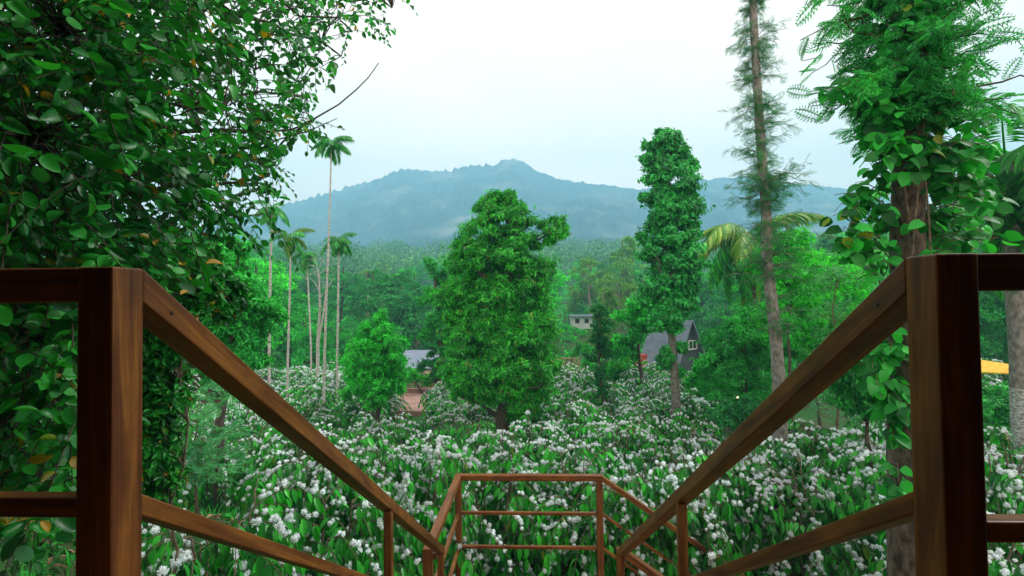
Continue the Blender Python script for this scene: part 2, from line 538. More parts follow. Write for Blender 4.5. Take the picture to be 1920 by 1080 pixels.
def beam(name, p0, p1, wd, ht, parent, mat=None, top=True, plumb=True, bev=0.004):
    """square member from p0 to p1 (centre line of its TOP face when top), grain along its own X axis"""
    p0 = np.array(p0, float); p1 = np.array(p1, float)
    d = nrm(p1 - p0)
    if abs(d[2]) > 0.95:
        side = np.array([1.0, 0, 0]); up = np.array([0, 1.0, 0])
    else:
        side = nrm(np.cross([0, 0, 1.0], d)); up = np.array([0, 0, 1.0]) if plumb else np.cross(d, side)
    z0, z1 = (-ht, 0) if top else (-ht / 2, ht / 2)
    W = np.array([p + side * s * wd / 2 + up * z for p in (p0, p1) for s in (-1, 1) for z in (z0, z1)])
    x = d; y = nrm(np.cross(up, x)); z = np.cross(x, y)
    Rm = np.stack([x, y, z], 1)
    L = (W - p0) @ Rm
    g = Geo()
    g.add(L, [(0, 1, 3, 2), (4, 6, 7, 5), (0, 4, 5, 1), (2, 3, 7, 6), (0, 2, 6, 4), (1, 5, 7, 3)])
    o = g.obj(name, mat or WOOD, parent)
    mw = Matrix(((Rm[0, 0], Rm[0, 1], Rm[0, 2], p0[0]), (Rm[1, 0], Rm[1, 1], Rm[1, 2], p0[1]), (Rm[2, 0], Rm[2, 1], Rm[2, 2], p0[2]), (0, 0, 0, 1)))
    if parent is not None:
        pl = Matrix.Translation(parent.location)
        o.matrix_local = pl.inverted() @ mw
    else:
        o.matrix_world = mw
    b = o.modifiers.new("bevel", 'BEVEL'); b.width = bev; b.segments = 2
    return o


# ------------------------------------------------------------------ the ground, hills and mountain
def grid_obj(name, X, Y, Z, mat, smooth=True):
    n, m = X.shape
    V = np.stack([X, Y, Z], -1).reshape(-1, 3)
    i = np.arange(n - 1)[:, None] * m + np.arange(m - 1)[None]
    F = np.stack([i, i + 1, i + m + 1, i + m], -1).reshape(-1, 4)
    g = Geo(); g.add(V, F, smooth)
    return g.obj(name, mat)


xs = np.unique(np.concatenate([-np.geomspace(40, 1320, 40), np.linspace(-40, 40, 180), np.geomspace(40, 1320, 40)]))
ys = np.unique(np.concatenate([np.linspace(-100, -5, 20), np.linspace(-5, 45, 150), np.geomspace(45, 1110, 80)]))
X, Y = np.meshgrid(xs, ys, indexing='ij')
tag(grid_obj("ground", X, Y, ground(X, Y), M_GROUND), kind='structure')


def fbm(x, y, s, o=4):
    r = np.zeros(np.shape(x)); a = 1.0
    flat = np.stack([np.ravel(x), np.ravel(y)], 1)
    out = np.array([noise.fractal(Vector((px / s, py / s, 3.1)), 0.9, 2.1, o) for px, py in flat])
    return out.reshape(np.shape(x))


SKY_PX = [(150, 470), (380, 430), (490, 402), (540, 385), (600, 369), (650, 353), (690, 342), (740, 323), (762, 317), (800, 323), (860, 320), (885, 311), (925, 313), (943, 300), (960, 297), (985, 306), (1005, 320), (1045, 336), (1100, 344), (1150, 349), (1200, 356), (1250, 346), (1300, 338), (1390, 331), (1440, 335), (1500, 346), (1570, 352), (1680, 372), (1800, 400), (2000, 440), (2300, 480)]


def mountain():
    """ridge about a kilometre away, its fore slope falling towards the valley in spurs"""
    px = np.linspace(100, 2200, 980)
    py = np.interp(px, [a for a, b in SKY_PX], [b for a, b in SKY_PX])
    D0 = 980 + 60 * np.sin(px / 260.0)
    top = at(px, py, D0)
    u = np.concatenate([np.linspace(0, 1, 110), [1.02, 1.05, 1.09]])
    X = np.zeros((len(px), len(u))); Y = X.copy(); Z = X.copy()
    for j, t in enumerate(u):
        k = 0.36 + 0.64 * t
        X[:, j] = top[:, 0] * k; Y[:, j] = top[:, 1] * k
        base = 12.0
        prof = t ** 1.25 if t <= 1 else 1 - (t - 1) * 6
        Z[:, j] = base + (top[:, 2] - base) * prof
    spur = fbm(X, Y * .6, 170, 3)
    fine = fbm(X, Y, 26, 4)
    ridge = np.clip(1 - np.abs(u - 1) * 8, 0, 1)[None]
    env = np.sin(np.clip(u, 0, 1) * math.pi)[None]
    Z += spur * 34 * env + fine * (3.2 + 5.0 * env)
    trees = fbm(X, Y, 9, 2)
    Z += np.clip(trees, -0.1, 1) * 9 * (0.4 + 0.9 * (px[:, None] < 920) * ridge)
    return grid_obj("mountain", X, Y, Z, surfmat("hazed_mountain_forest", (0.010, 0.055, 0.085), (0.24, 0.26, 0.25), 0.014, 0.95, 0, (1, 1, 1.3), detail=14, c3=(0.035, 0.095, 0.13), lo=0.36, hi=0.70), True)  # forest and rock tones, with distance haze blued and lightened into the colour


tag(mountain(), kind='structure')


# ------------------------------------------------------------------ the timber deck, stairs and railings
H0, SL = 0.0794, 0.6987
YP = 0.9652                # near face of the two top posts
XL, XR = -0.896, 0.807     # inner faces
YE = 4.695                 # where the stair rails end
ZE = H0 - SL * (YE - YP - .08)
Z2 = -2.471
Y2 = 6.5776
DECK = -0.97
LAND = Z2 - 1.5

cabin = thing("added_shade_cabin", "unseen timber cabin added behind the camera, its eave shading the deck", "cabin", (0, -3.2, DECK))  # unseen building put in to darken the faces turned to the camera
M_CAB = surfmat("cabin_board", (0.05, 0.028, 0.016), (0.10, 0.055, 0.03), 4, 0.7, 0.3, (1, 1, 12))
g = Geo(); box(g, (0, 0, 1.6), (9, 3.9, 3.0)); g.obj("wall", M_CAB, cabin)
g = Geo(); box(g, (0, 0.9, 3.2), (10.4, 6.2, 0.12)); box(g, (0, 4.02, 3.12), (10.4, 0.05, 0.22)); box(g, (-3.4, 4.42, 3.2), (3.6, 0.84, 0.11)); g.obj("roof", M_CAB, cabin)  # last strip is added on the left only, cutting sky light from the right rail
for x, yl in ((-1.95, 2.75), (1.9, 2.06)):
    g = Geo(); box(g, (x, 1.95 + yl / 2, 1.6), (.08, yl, 3.0)); g.obj("added_shade_screen", M_CAB, cabin)  # added out of view to block sky light from the sides
g = Geo(); box(g, (0, 1.97, 1.15), (1.0, 0.05, 2.1)); g.obj("door", WOOD, cabin)
g = Geo(); box(g, (0, 0.55, 0.03), (9.6, 7.6, 0.06)); g.obj("deck_floor", WOOD, cabin)
for x in (-4.5, -1.5, 1.5, 4.5):
    g = Geo(); box(g, (x, 4.0, -2.0), (0.16, 0.16, 4.2)); g.obj("stilt", WOOD, cabin)

st = thing("staircase", "brown timber staircase dropping to a landing and turning right", "staircase", (0, YP, DECK))
g0 = DECK
nst = 15
for i in range(nst):
    y = (i + 0.5) * (YE - YP) / nst + 0.06
    z = -(i + 1) * (DECK - LAND) / (nst + 1)
    g = Geo(); box(g, ((XL + XR) / 2, y, z - .02), (XR - XL + .06, 0.28, 0.04)); g.obj("tread", WOOD, st)
for x in (XL - .04, XR + .04):
    beam("stringer", (x, YP + .08, DECK - .08), (x, YE + .1, LAND - .02), .045, .25, st)
g = Geo(); box(g, ((-1.07 + .93) / 2, (YE + Y2) / 2 - YP + .04, LAND - DECK - .05), (2.02, Y2 - YE + .08, .06)); g.obj("landing_floor", WOOD, st)
for x, y in ((-1.0, YE + .1), (-1.0, Y2 - .05), (.86, Y2 - .05), (.86, YE + .1)):
    g = Geo(); box(g, (x, y - YP, LAND - DECK - .1 - .75), (.11, .11, 1.5)); g.obj("stilt", WOOD, st)
for i in range(7):
    g = Geo(); box(g, (.95 + .25 * (i + .5), (YE + Y2) / 2 - YP, LAND - DECK - .02 - (i + 1) * .175), (.28, Y2 - YE - .1, .04)); g.obj("tread", WOOD, st)
for y in (YE + .06, Y2 - .04):
    beam("stringer", (.93, y, LAND - .05), (2.75, y, LAND - .05 - 1.82 * SL), .045, .25, st)


def post(x0, x1, y0, y1, zt, zb, parent, name="post"):
    return beam(name, ((x0 + x1) / 2, (y0 + y1) / 2, zb), ((x0 + x1) / 2, (y0 + y1) / 2, zt), x1 - x0, y1 - y0, parent, top=False)


# stair railings
rl = thing("stair_railing", "brown wooden stair railing on the left, its inner face catching the light", "railing", (XL, YP, DECK), "brown stair railings")
post(XL - .08, XL, YP, YP + .08, H0, DECK - .3, rl)
beam("top_rail", (XL - .04, YP + .08, H0), (XL - .04, YE, ZE), .078, .077, rl)
beam("middle_rail", (XL - .028, YP + .08, H0 - .515), (XL - .028, YE - .05, ZE - .515), .05, .05, rl)
beam("lower_rail", (XL - .028, YP + .08, H0 - .93), (XL - .028, YE - .05, ZE - .93), .05, .05, rl)
post(XL - .052, XL - .004, 2.93, 2.98, H0 - SL * (2.95 - YP - .08) - .078, LAND, rl)
post(XL - .062, XL - .004, YE - .085, YE - .035, ZE - .03, LAND - .1, rl)
rr = thing("stair_railing", "brown wooden stair railing on the right, its inner face in shade", "railing", (XR, YP, DECK), "brown stair railings")
post(XR, XR + .08, YP, YP + .08, H0, DECK - .3, rr)
beam("top_rail", (XR + .04, YP + .08, H0), (XR + .04, YE, ZE), .078, .077, rr)
beam("middle_rail", (XR + .028, YP + .08, H0 - .50), (XR + .028, YE - .05, ZE - .50), .05, .05, rr)
beam("lower_rail", (XR + .028, YP + .08, H0 - .93), (XR + .028, YE - .05, ZE - .93), .05, .05, rr)
post(XR + .004, XR + .052, 2.70, 2.75, H0 - SL * (2.72 - YP - .08) - .078, LAND, rr)
post(XR - .002, XR + .07, YE - .01, YE + .06, ZE - .008, LAND - .1, rr)
def bolt(x, y, sgn, parent):
    z = H0 - SL * (y - YP - .08) - .045
    g = Geo(); a = np.arange(10) * math.pi / 5
    V = [(sgn * .0025, 0, 0)] + [(sgn * .001, .006 * math.cos(k), .006 * math.sin(k)) for k in a]
    V = np.array(V) + [x, y - YP, z - DECK] - [parent.location[0], 0, 0]
    g.add(V, [(0, i + 1, (i + 1) % 10 + 1) for i in range(10)]); g.obj("bolt", M_BOLT, parent)
M_BOLT = plain("dark_bolt", (0.02, 0.015, 0.012), .5)
for y in (1.13, 2.95, 4.45): bolt(XL - .001, y, 1, rl)
for y in (1.13, 3.02, 4.45): bolt(XR + .001, y, -1, rr)
# level deck railings
for sx, x0, lab, zm in ((-1, XL - .08, "dark level deck railing left of the stairs, beside the leafy tree", -.415), (1, XR + .08, "dark level deck railing right of the stairs, beside the palm", -.45)):
    dr = thing("deck_railing", lab, "railing", (x0, YP, DECK), "level deck railings")
    xe = x0 + sx * (.93 if sx < 0 else .95)
    beam("top_rail", (x0, YP + .038, H0 - .001), (xe, YP + .038, H0 - .001), .072, .075, dr)
    beam("middle_rail", (x0, YP + .022, zm), (xe, YP + .022, zm), .038, .042, dr)
    post(min(xe, xe + sx * .08), max(xe, xe + sx * .08), YP, YP + .08, H0, DECK, dr)
# landing railing, three sides
X2L, X2R = -1.0245, 0.8595
lr = thing("landing_railing", "brown square railing round the lower stair landing", "railing", (0, Y2, LAND))
for i, dz in enumerate((0, .515, .985, 1.47)):
    hh = .075 if i == 0 else .04
    ww = .09 if i == 0 else .045
    beam("top_rail" if i == 0 else "middle_rail", (X2L + (0 if i else -.09), Y2 + .045, Z2 - dz), (X2R + (0 if i else .09), Y2 + .045, Z2 - dz), ww, hh, lr)
    beam("side_rail", (X2L - .045, YE + .05, Z2 - dz - .002), (X2L - .045, Y2 + (0.0 if i == 0 else 0), Z2 - dz - .002), ww, hh, lr)
post(X2L - .088, X2L - .002, Y2 + .003, Y2 + .085, Z2 - .076, LAND - .1, lr)
post(X2R + .002, X2R + .088, Y2 + .003, Y2 + .085, Z2 - .076, LAND - .1, lr)
post(X2L - .09, X2L, YE - .04, YE + .05, Z2 - .003, LAND - .1, lr)
beam("cross_rail", (X2L, YE - .01, Z2 - .045), (XL - .085, YE - .01, Z2 - .045), .06, .06, lr)
# second flight going down to the right
XN = XR + .07
fr = thing("lower_flight_railing", "orange brown railing on the far side of the lower flight", "railing", (X2R, Y2, LAND), "railings of the lower flight")
for i, dz in enumerate((0, .515, .985, 1.47)):
    hh, ww = (.075, .09) if i == 0 else (.042, .045)
    beam("top_rail" if i == 0 else "middle_rail", (X2R + .088, Y2 + .045, Z2 - dz - .01), (X2R + 2.0, Y2 + .045, Z2 - dz - .01 - SL * 1.912), ww, hh, fr)
post(X2R + 1.93, X2R + 2.0, Y2 + .01, Y2 + .08, Z2 - SL * 1.9 - .1, LAND - 1.5, fr)
nr = thing("lower_flight_railing", "brown railing on the near side of the lower flight, starting at the right newel", "railing", (XN, YE, LAND), "railings of the lower flight")
for i, dz in enumerate((0, .515)):
    hh, ww = (.08, .09) if i == 0 else (.042, .045)
    beam("top_rail" if i == 0 else "middle_rail", (XN, YE + .03, ZE - .015 - dz), (XN + 2.0, YE + .03, ZE - .015 - dz - SL * 2.0), ww, hh, nr)
post(XN + 1.93, XN + 2.0, YE - .005, YE + .065, ZE - SL * 1.95 - .1, LAND - 1.5, nr)


# ------------------------------------------------------------------ coffee bushes
def coffee_proto(seed, flowers, H=2.0, R=1.25, nbr=98):
    global rng
    rng = np.random.default_rng(seed)
    root = thing("coffee_bush", "coffee bush", "coffee bush", (0, 0, -60))
    gs, gl, gb = Geo(), Geo(), Geo()
    stems = []
    for k in range(6):
        a = rng.uniform(0, 6.28); r = rng.uniform(.15, .45)
        t = np.linspace(0, 1, 6)[:, None]
        h = H * rng.uniform(.75, .98)
        p = np.array([math.cos(a) * .08, math.sin(a) * .08, 0]) + t * np.array([math.cos(a) * r, math.sin(a) * r, h])
        p[1:-1, :2] += rng.normal(size=(4, 2)) * .03
        tube(gs, p, np.linspace(.022, .008, 6), 5)
        stems.append((p, a))
    LP, LD, LN, LS = [], [], [], []
    BP, BS = [], []
    for b in range(nbr):
        p, a0 = stems[rng.integers(6)]
        f = rng.uniform(.22, 1.0) ** .8
        ii = f * 5; i0 = min(4, int(ii)); s0 = p[i0] + (p[i0 + 1] - p[i0]) * (ii - i0)
        a = a0 + rng.normal() * 1.0
        L = rng.uniform(.65, 1.15) * R * (1.05 - .42 * f ** 2) - .2
        n = max(5, int(L / .068))
        t = np.linspace(0, 1, n)[:, None]
        rise = rng.uniform(.05, .38)
        q = s0 + np.hstack([np.cos(a) * L * t, np.sin(a) * L * t, rise * L * np.sin(t * 2.4) - .38 * L * t ** 2.2])
        q[:, :2] += np.cumsum(rng.normal(size=(n, 2)) * .006, 0)
        tube(gs, q, np.linspace(.008, .003, n), 3, False)
        dirb = nrm(np.gradient(q, axis=0))
        side = nrm(np.cross(dirb, [0, 0, 1.0]))
        k0 = 1
        for s in (-1, 1):
            m = rng.random(n) < .86
            m[:k0] = False
            P = q[m]
            d = side[m] * s * rng.uniform(.35, .9, (m.sum(), 1)) + dirb[m] * .35 + np.array([0, 0, -1.0]) * rng.uniform(.25, 1.15, (m.sum(), 1))
            LP.append(P); LD.append(d); LN.append(np.array([0, 0, 1.0]) + side[m] * s * .9 + rng.normal(size=P.shape) * .25)
            LS.append(rng.uniform(.10, .19, m.sum()))
        LP.append(q[-1:]); LD.append(dirb[-1:] + [[0, 0, -.5]]); LN.append(np.array([[0, 0, 1.0]])); LS.append(np.array([.18]))
        if rng.random() < flowers:
            nb_ = max(4, int(L / .060))
            fb = np.linspace(rng.uniform(.1, .35), rng.uniform(.85, 1), nb_) + rng.normal(size=nb_) * .03
            fb = np.clip(fb[rng.random(nb_) < .84], 0, 1) * (n - 1)
            P = np.stack([np.interp(fb, np.arange(n), q[:, j]) for j in range(3)], 1) + np.array([0, 0, .028]) + rng.normal(size=(len(fb), 3)) * [.022, .022, .014]
            BP.append(P); BS.append(rng.uniform(.020, .050, len(fb)))
    LP, LD, LN, LS = map(np.concatenate, (LP, LD, LN, LS))
    scatter(gl, LEAFE, LP, LD, LN, LS)
    BP = np.concatenate(BP); BS = np.concatenate(BS)
    ch = rng.integers(0, 3, len(BP))
    for k in range(3):
        m = ch == k
        scatter(gb, BLOS[k], BP[m], rdir(m.sum()), rdir(m.sum()), BS[m] * 1.05)
    gs.obj("stem", M_STEM, root)
    gl.obj("foliage", M_COFFEE, root)
    gb.obj("blossom", M_BLOSSOM, root)
    return root


protos_heavy = [coffee_proto(100 + i, .82) for i in range(5)]
protos_mid = [coffee_proto(200 + i, .48) for i in range(3)]
protos_leafy = [coffee_proto(300 + i, .10) for i in range(2)]
rng = np.random.default_rng(11)

keep_out = [(-1.4, 6.9, -9, 1.35, 0, 0)]


def to_px(P):
    P = np.asarray(P, float)
    z = P @ _F
    return 960 + F_PX * (P @ _R) / z, 540 - F_PX * (P @ _U) / z, z


TRUNKS = []   # (x, y, clear radius) filled below before the bushes are set
def spot(px, d):
    p = at(px, 560, d)
    return float(p[0]), float(p[1]), float(ground(p[0], p[1]))


for px_, d_, r_ in ((937, 15, .8), (705, 17, 1.3), (1255, 17, .7), (1125, 18, .5), (1462, 10.2, .5), (1700, 5, .55), (1905, 10, .6), (607, 19, .3), (815, 22, .5)):
    x_, y_, z_ = spot(px_, d_)
    TRUNKS.append((x_, y_, r_))
bush_pts = []
row = 0
yy = 3.2
while yy < 27.5:
    step = 1.62 if yy < 12 else 1.8
    xx = -32 + (row % 2) * step / 2
    while xx < 34:
        x = xx + rng.normal() * .22; y = yy + rng.normal() * .2
        xx += step
        z = float(ground(x, y))
        u, v, dd = to_px((x, y, z + 1.8))
        if dd < 2 or u < -160 or u > 2080:
            continue
        if -2.25 < x < 2.1 and y < 7.5: continue                 # stairs
        if 0 < x < 3.6 and 4.0 < y < 7.5: continue
        if x < -2 and y < 7.6 and u < 420: continue               # shaded slope on the left
        if x < 0 and 6 < y < 10 and 300 < u < 455: continue
        if u < 300 and y < 14: continue
        if y < 4.6: continue
        if any((x - a) ** 2 + (y - b) ** 2 < (c + .55) ** 2 for a, b, c in TRUNKS): continue
        if (y > 21 and 730 < u < 1010) or (y > 19.7 and 762 < u < 880): continue                    # court before the shed
        if y > 20 and 1290 < u < 1700: continue                    # shrubs there
        if 14.5 < y and 1330 < u < 1640: continue
        bush_pts.append((x, y, z, u, v))
    yy += step * .88
    row += 1
for x, y in ((-.75, 7.85), (.75, 7.8), (2.0, 7.9)):
    bush_pts.append((x, y, float(ground(x, y)) - .1, 960, 1000))
for (x, y, z, u, v) in bush_pts:
    leafy = (640 < u < 930 and 10 < y < 14.5) or (u < 640 and 9.5 < y < 12)
    r0 = rng.random() + .30 * math.sin(x * .55 + 1.7 * math.sin(y * .38)) - .08
    if leafy:
        pr, look = (protos_leafy[rng.integers(2)], "leafy coffee bush with few white blossoms") if r0 < .75 else (protos_mid[rng.integers(3)], "coffee bush with scattered white blossoms")
    elif r0 < (.82 if y > 14 or x > 1 else .62):
        pr, look = protos_heavy[rng.integers(5)], "coffee bush thick with white blossoms"
    else:
        pr, look = protos_mid[rng.integers(3)], "coffee bush with scattered white blossoms"
    if y < 9.2:
        zone = ("in the nearest rows left of the stair landing" if x < -1 else "in the nearest rows right of the stair landing" if x > 1.2 else "straight beyond the landing railing")
    elif y < 14.5:
        zone = ("before the tall central tree, left of it" if u < 890 else "right of the central tree, in the middle rows" if u < 1420 else "right of the pale leaning trunk, in the middle rows")
    else:
        zone = ("near the slim palm trunks in the far rows" if u < 690 else "around the foot of the central tree" if u < 1050 else "in the far rows before the grey cabin" if u < 1330 else "in the far rows behind the pale trunk")
    s = rng.uniform(.9, 1.16) * (1.12 if y < 8 else 1.0)
    hz = s * rng.uniform(.9, 1.1)
    lab = f"{look} {zone}"
    copy_thing(pr, (x, y, z - .05), rng.uniform(0, 6.28), (s, s, hz), lab, lab)
for pr in protos_heavy + protos_mid + protos_leafy:
    for ch in list(pr.children):
        bpy.data.objects.remove(ch)
    bpy.data.objects.remove(pr)


# ------------------------------------------------------------------ trees
def rosettes(g, T, P, O, n, size, spread=1.0, droop=.4, upb=.4):
    """n leaves round each twig tip P facing O"""
    N = len(P)
    A = nrm(O + np.array([0, 0, upb]) + rng.normal(size=(N, 3)) * .35)
    Pn = np.repeat(P, n, 0); An = np.repeat(A, n, 0)
    r = rdir(N * n)
    per = nrm(r - An * (r * An).sum(1, keepdims=True))
    th = rng.uniform(.35, 1.35, (N * n, 1)) * spread
    d = An * np.cos(th) + per * np.sin(th) + np.array([0, 0, -1.0]) * droop * rng.uniform(.5, 1.3, (N * n, 1))
    nm = An + rng.normal(size=(N * n, 3)) * .3
    S = size * rng.uniform(.65, 1.2, N * n)
    scatter(g, T, Pn + rng.normal(size=Pn.shape) * size * .25, d, nm, S)


def crown_pts(c, r, nclump, per, cl=.34, flat=.75, inner=.25):
    """rosette positions: clumps over an ellipsoid's shell, each clump a small dome; returns points and outward directions"""
    c = np.array(c, float); r = np.broadcast_to(np.array(r, float), (3,))
    d = rdir(nclump)
    d[:, 2] = d[:, 2] * .9 + .08
    rad = rng.uniform(.55, 1.0, (nclump, 1))
    cc = c + nrm(d) * rad * r * (1 - cl * .4)
    rc = cl * r.mean() * rng.uniform(.6, 1.25, nclump)
    dd = rdir(nclump * per)
    dd[:, 2] = np.abs(dd[:, 2]) * 1.0 - .25
    dd = nrm(dd)
    out = np.repeat(nrm(d), per, 0)
    P = np.repeat(cc, per, 0) + (dd * .8 + out * .25) * np.repeat(rc, per)[:, None] * np.array([1, 1, flat]) * rng.uniform(.45, 1.05, (nclump * per, 1))
    st_ = rng.random((len(P), 1)) < .16
    P = np.where(st_, c + (P - c) * rng.uniform(1.08, 1.34, (len(P), 1)) + [0, 0, .04], P)
    return P, nrm(dd + out * .6), cc


def limbs(g, trunk, cc, r0=.05, frac=.5):
    for c in cc:
        if rng.random() > frac: continue
        h = np.array(c) - np.array([0, 0, 1]) * rng.uniform(.3, .6) * np.linalg.norm(np.array(c)[:2] - trunk[-1][:2]) - [0, 0, .3]
        i = np.argmin(np.abs(trunk[:, 2] - h[2])); s = trunk[i]
        tube(g, bez(s, c, rng.uniform(-.1, .15), 5, .05), np.linspace(r0, r0 * .25, 5), 5, False)


def px_tree(name, label, cat, base_px, D, blobs, leaf, size, mat, tr, bark=M_BARK, nros=6, dens=1.0, droop=.4, top_px=None, group=None, cl=.34, spread=1.0, upb=.4, lean_top=None, base_z=None, fr=.5, per=26):
    """tree whose crown lobes are given by photo pixels (px, py, radius px) at depth D(+offset)"""
    x0, y0, z0 = spot(base_px, D)
    root = thing(name, label, cat, (x0, y0, z0 - .05), group)
    b0 = np.array([x0, y0, z0 - .05])
    m = D / F_PX
    gt, gc = Geo(), Geo()
    topb = min(blobs, key=lambda b: b[1])
    tt = at(lean_top[0] if lean_top else topb[0], (lean_top[1] if lean_top else topb[1]), D) - b0
    T = np.linspace(0, 1, 12)[:, None] * tt
    T[1:-1, :2] += rng.normal(size=(10, 2)) * .04
    tube(gt, T, np.concatenate([[tr * 1.35], np.linspace(tr, tr * .25, 11)]), 10)
    for b in blobs:
        px, py, rp = b[:3]
        dz = b[3] if len(b) > 3 else rng.uniform(-.35, .35) * rp * m
        asp = b[4] if len(b) > 4 else 1.0
        c = at(px, py, D + dz) - b0
        r = rp * m
        ncl = max(5, int(16 * dens * (rp / 55) ** 1.3))
        P, O, cc = crown_pts(c, (r, r, r * asp), ncl, per, cl)
        rosettes(gc, leaf, P, O, nros, size, spread, droop, upb)
        limbs(gt, T, cc, tr * .3, fr)
    gt.obj("trunk", bark, root)
    gc.obj("crown", mat, root)
    return root


rng = np.random.default_rng(21)
px_tree("broadleaf_tree", "tall dense green tree standing alone in the middle of the coffee", "tree", 937, 15,
        [(950, 412, 48), (905, 452, 52), (1033, 432, 28), (965, 462, 46), (868, 492, 38), (1010, 520, 38), (940, 520, 70), (868, 560, 45), (985, 570, 58), (900, 620, 62), (965, 640, 66), (880, 690, 42), (1000, 700, 42), (940, 705, 62), (905, 735, 34), (1002, 750, 26), (960, 375, 16), (908, 385, 16), (935, 378, 16), (1008, 615, 32), (868, 640, 32), (990, 660, 40), (935, 560, 60), (930, 640, 60), (925, 700, 50), (960, 740, 40), (940, 480, 55), (885, 600, 50), (850, 690, 26), (862, 725, 24), (1012, 690, 34), (975, 770, 20)],
        LEAFN, .135, M_CENT, .22, dens=2.2, nros=8, droop=.6, cl=.34, upb=.5, fr=.08, per=34)
px_tree("broadleaf_tree", "blue green bushy tree just behind the left side of the central tree", "tree", 838, 22,
        [(815, 575, 34), (845, 555, 38), (820, 620, 32), (812, 500, 18), (840, 520, 26), (850, 650, 30)], LEAFN, .2, M_BG[0], .18, dens=1.5, fr=.3)
px_tree("young_tree", "small bright green rounded tree left of the metal roof", "tree", 705, 17,
        [(705, 625, 32), (690, 655, 40), (725, 660, 38), (665, 680, 26), (700, 690, 50), (742, 690, 24), (715, 605, 18), (720, 715, 34), (675, 715, 30), (705, 735, 34), (740, 725, 20), (660, 735, 16)], LEAFN, .14, M_MANGO, .12, dens=2.0, nros=8, droop=.45, fr=.3)
px_tree("young_tree", "small dark tree with twin stems in front of the metal roof", "tree", 813, 22,
        [(815, 672, 18), (800, 690, 14), (828, 690, 15), (812, 705, 16)], LEAFN, .17, M_BG[1], .06, dens=1.3)
px_tree("vine_clad_tree", "tall column of leaves, a trunk wrapped in pepper vine, before the grey cabin", "tree", 1266, 17,
        [(1243, 256, 15), (1262, 262, 12), (1214, 300, 12), (1298, 318, 13), (1302, 432, 16), (1206, 442, 10), (1212, 372, 12), (1300, 520, 12), (1250, 272, 30), (1225, 290, 26), (1280, 300, 26), (1245, 320, 42), (1262, 350, 42), (1232, 350, 30), (1255, 395, 50, 0, .8), (1285, 400, 30), (1262, 445, 50, 0, .8), (1240, 480, 36), (1275, 490, 42), (1262, 530, 46, 0, .8), (1238, 560, 36), (1272, 566, 26), (1250, 605, 40, 0, .7), (1232, 595, 26), (1250, 665, 17), (1274, 655, 11), (1242, 680, 12), (1264, 695, 13)],
        LEAFC, .145, M_PEPTREE, .17, M_PALE, nros=7, dens=2.0, droop=.75, cl=.4, lean_top=(1245, 262), upb=.15, fr=.1)
px_tree("vine_clad_sapling", "slim sapling furred with small leaves between the central tree and the cabin", "tree", 1127, 18,
        [(1124, 588, 16), (1128, 612, 18), (1124, 640, 20), (1126, 668, 20), (1122, 694, 16), (1128, 716, 14), (1127, 735, 10)], LEAFQ, .10, M_BG[1], .06, nros=7, dens=2.2, cl=.5)
px_tree("bushy_tree", "bushy green tree between the wooden fence and the cabin", "tree", 1205, 21,
        [(1192, 592, 34), (1175, 630, 26), (1210, 596, 28), (1155, 650, 24), (1176, 668, 20)], LEAFQ, .18, M_BG[0], .1, nros=7, dens=1.6)


def feather_tree(name, label, base_px, D, path, r0, r1, tiers, mat, T, size, bark, group=None, nb=5, leafn=9):
    """silver oak: bare pole with short feathery branches; tiers = (px, py, reach px)"""
    x0, y0, z0 = spot(base_px, D)
    b0 = np.array([x0, y0, z0 - .05])
    root = thing(name, label, "tree", b0, group)
    P = np.array([at(a, b, D) for a, b in path]) - b0
    P = np.vstack([[0, 0, 0], P])
    t = np.concatenate([[0], np.cumsum(np.linalg.norm(np.diff(P, axis=0), axis=1))]); tt = np.linspace(0, t[-1], 26)
    C = np.stack([np.interp(tt, t, P[:, k]) for k in range(3)], 1)
    C[1:-1] = (C[:-2] + C[1:-1] * 2 + C[2:]) / 4
    gt, gl = Geo(), Geo()
    rad = np.linspace(r0, r1, 26) * (1 + rng.normal(size=26) * .04)
    tube(gt, C, rad, 14)
    m = D / F_PX
    for (px, py, reach) in tiers:
        s = at(px, py, D) - b0
        for k in range(nb):
            a = rng.uniform(0, 6.28)
            L = reach * m * rng.uniform(.55, 1.1)
            e = s + np.array([math.cos(a) * L, math.sin(a) * L, L * rng.uniform(-.25, .45)])
            q = bez(s, e, L * rng.uniform(.02, .22), 8, .035)
            tube(gt, q, np.linspace(max(.006, r1 * .12), .004, 8), 4, False)
            n = leafn
            f = np.sort(rng.uniform(.15, 1, n))
            LP = np.stack([np.interp(f * 7, np.arange(8), q[:, j]) for j in range(3)], 1)
            dv = nrm(e - s)
            sd_ = np.cross(dv, [0, 0, 1.0])
            d = dv * .7 + sd_ * rng.choice([-1, 1], (n, 1)) * rng.uniform(.2, 1.1, (n, 1)) + np.array([0, 0, 1]) * rng.normal(0, .45, (n, 1)) - [0, 0, .22] + rng.normal(size=(n, 3)) * .3
            scatter(gl, T, LP, d, rng.normal(size=(n, 3)) * .45 + [0, 0, 1], size * rng.uniform(.7, 1.25, n))
    gt.obj("trunk", bark, root)
    gl.obj("crown", mat, root)
    return root


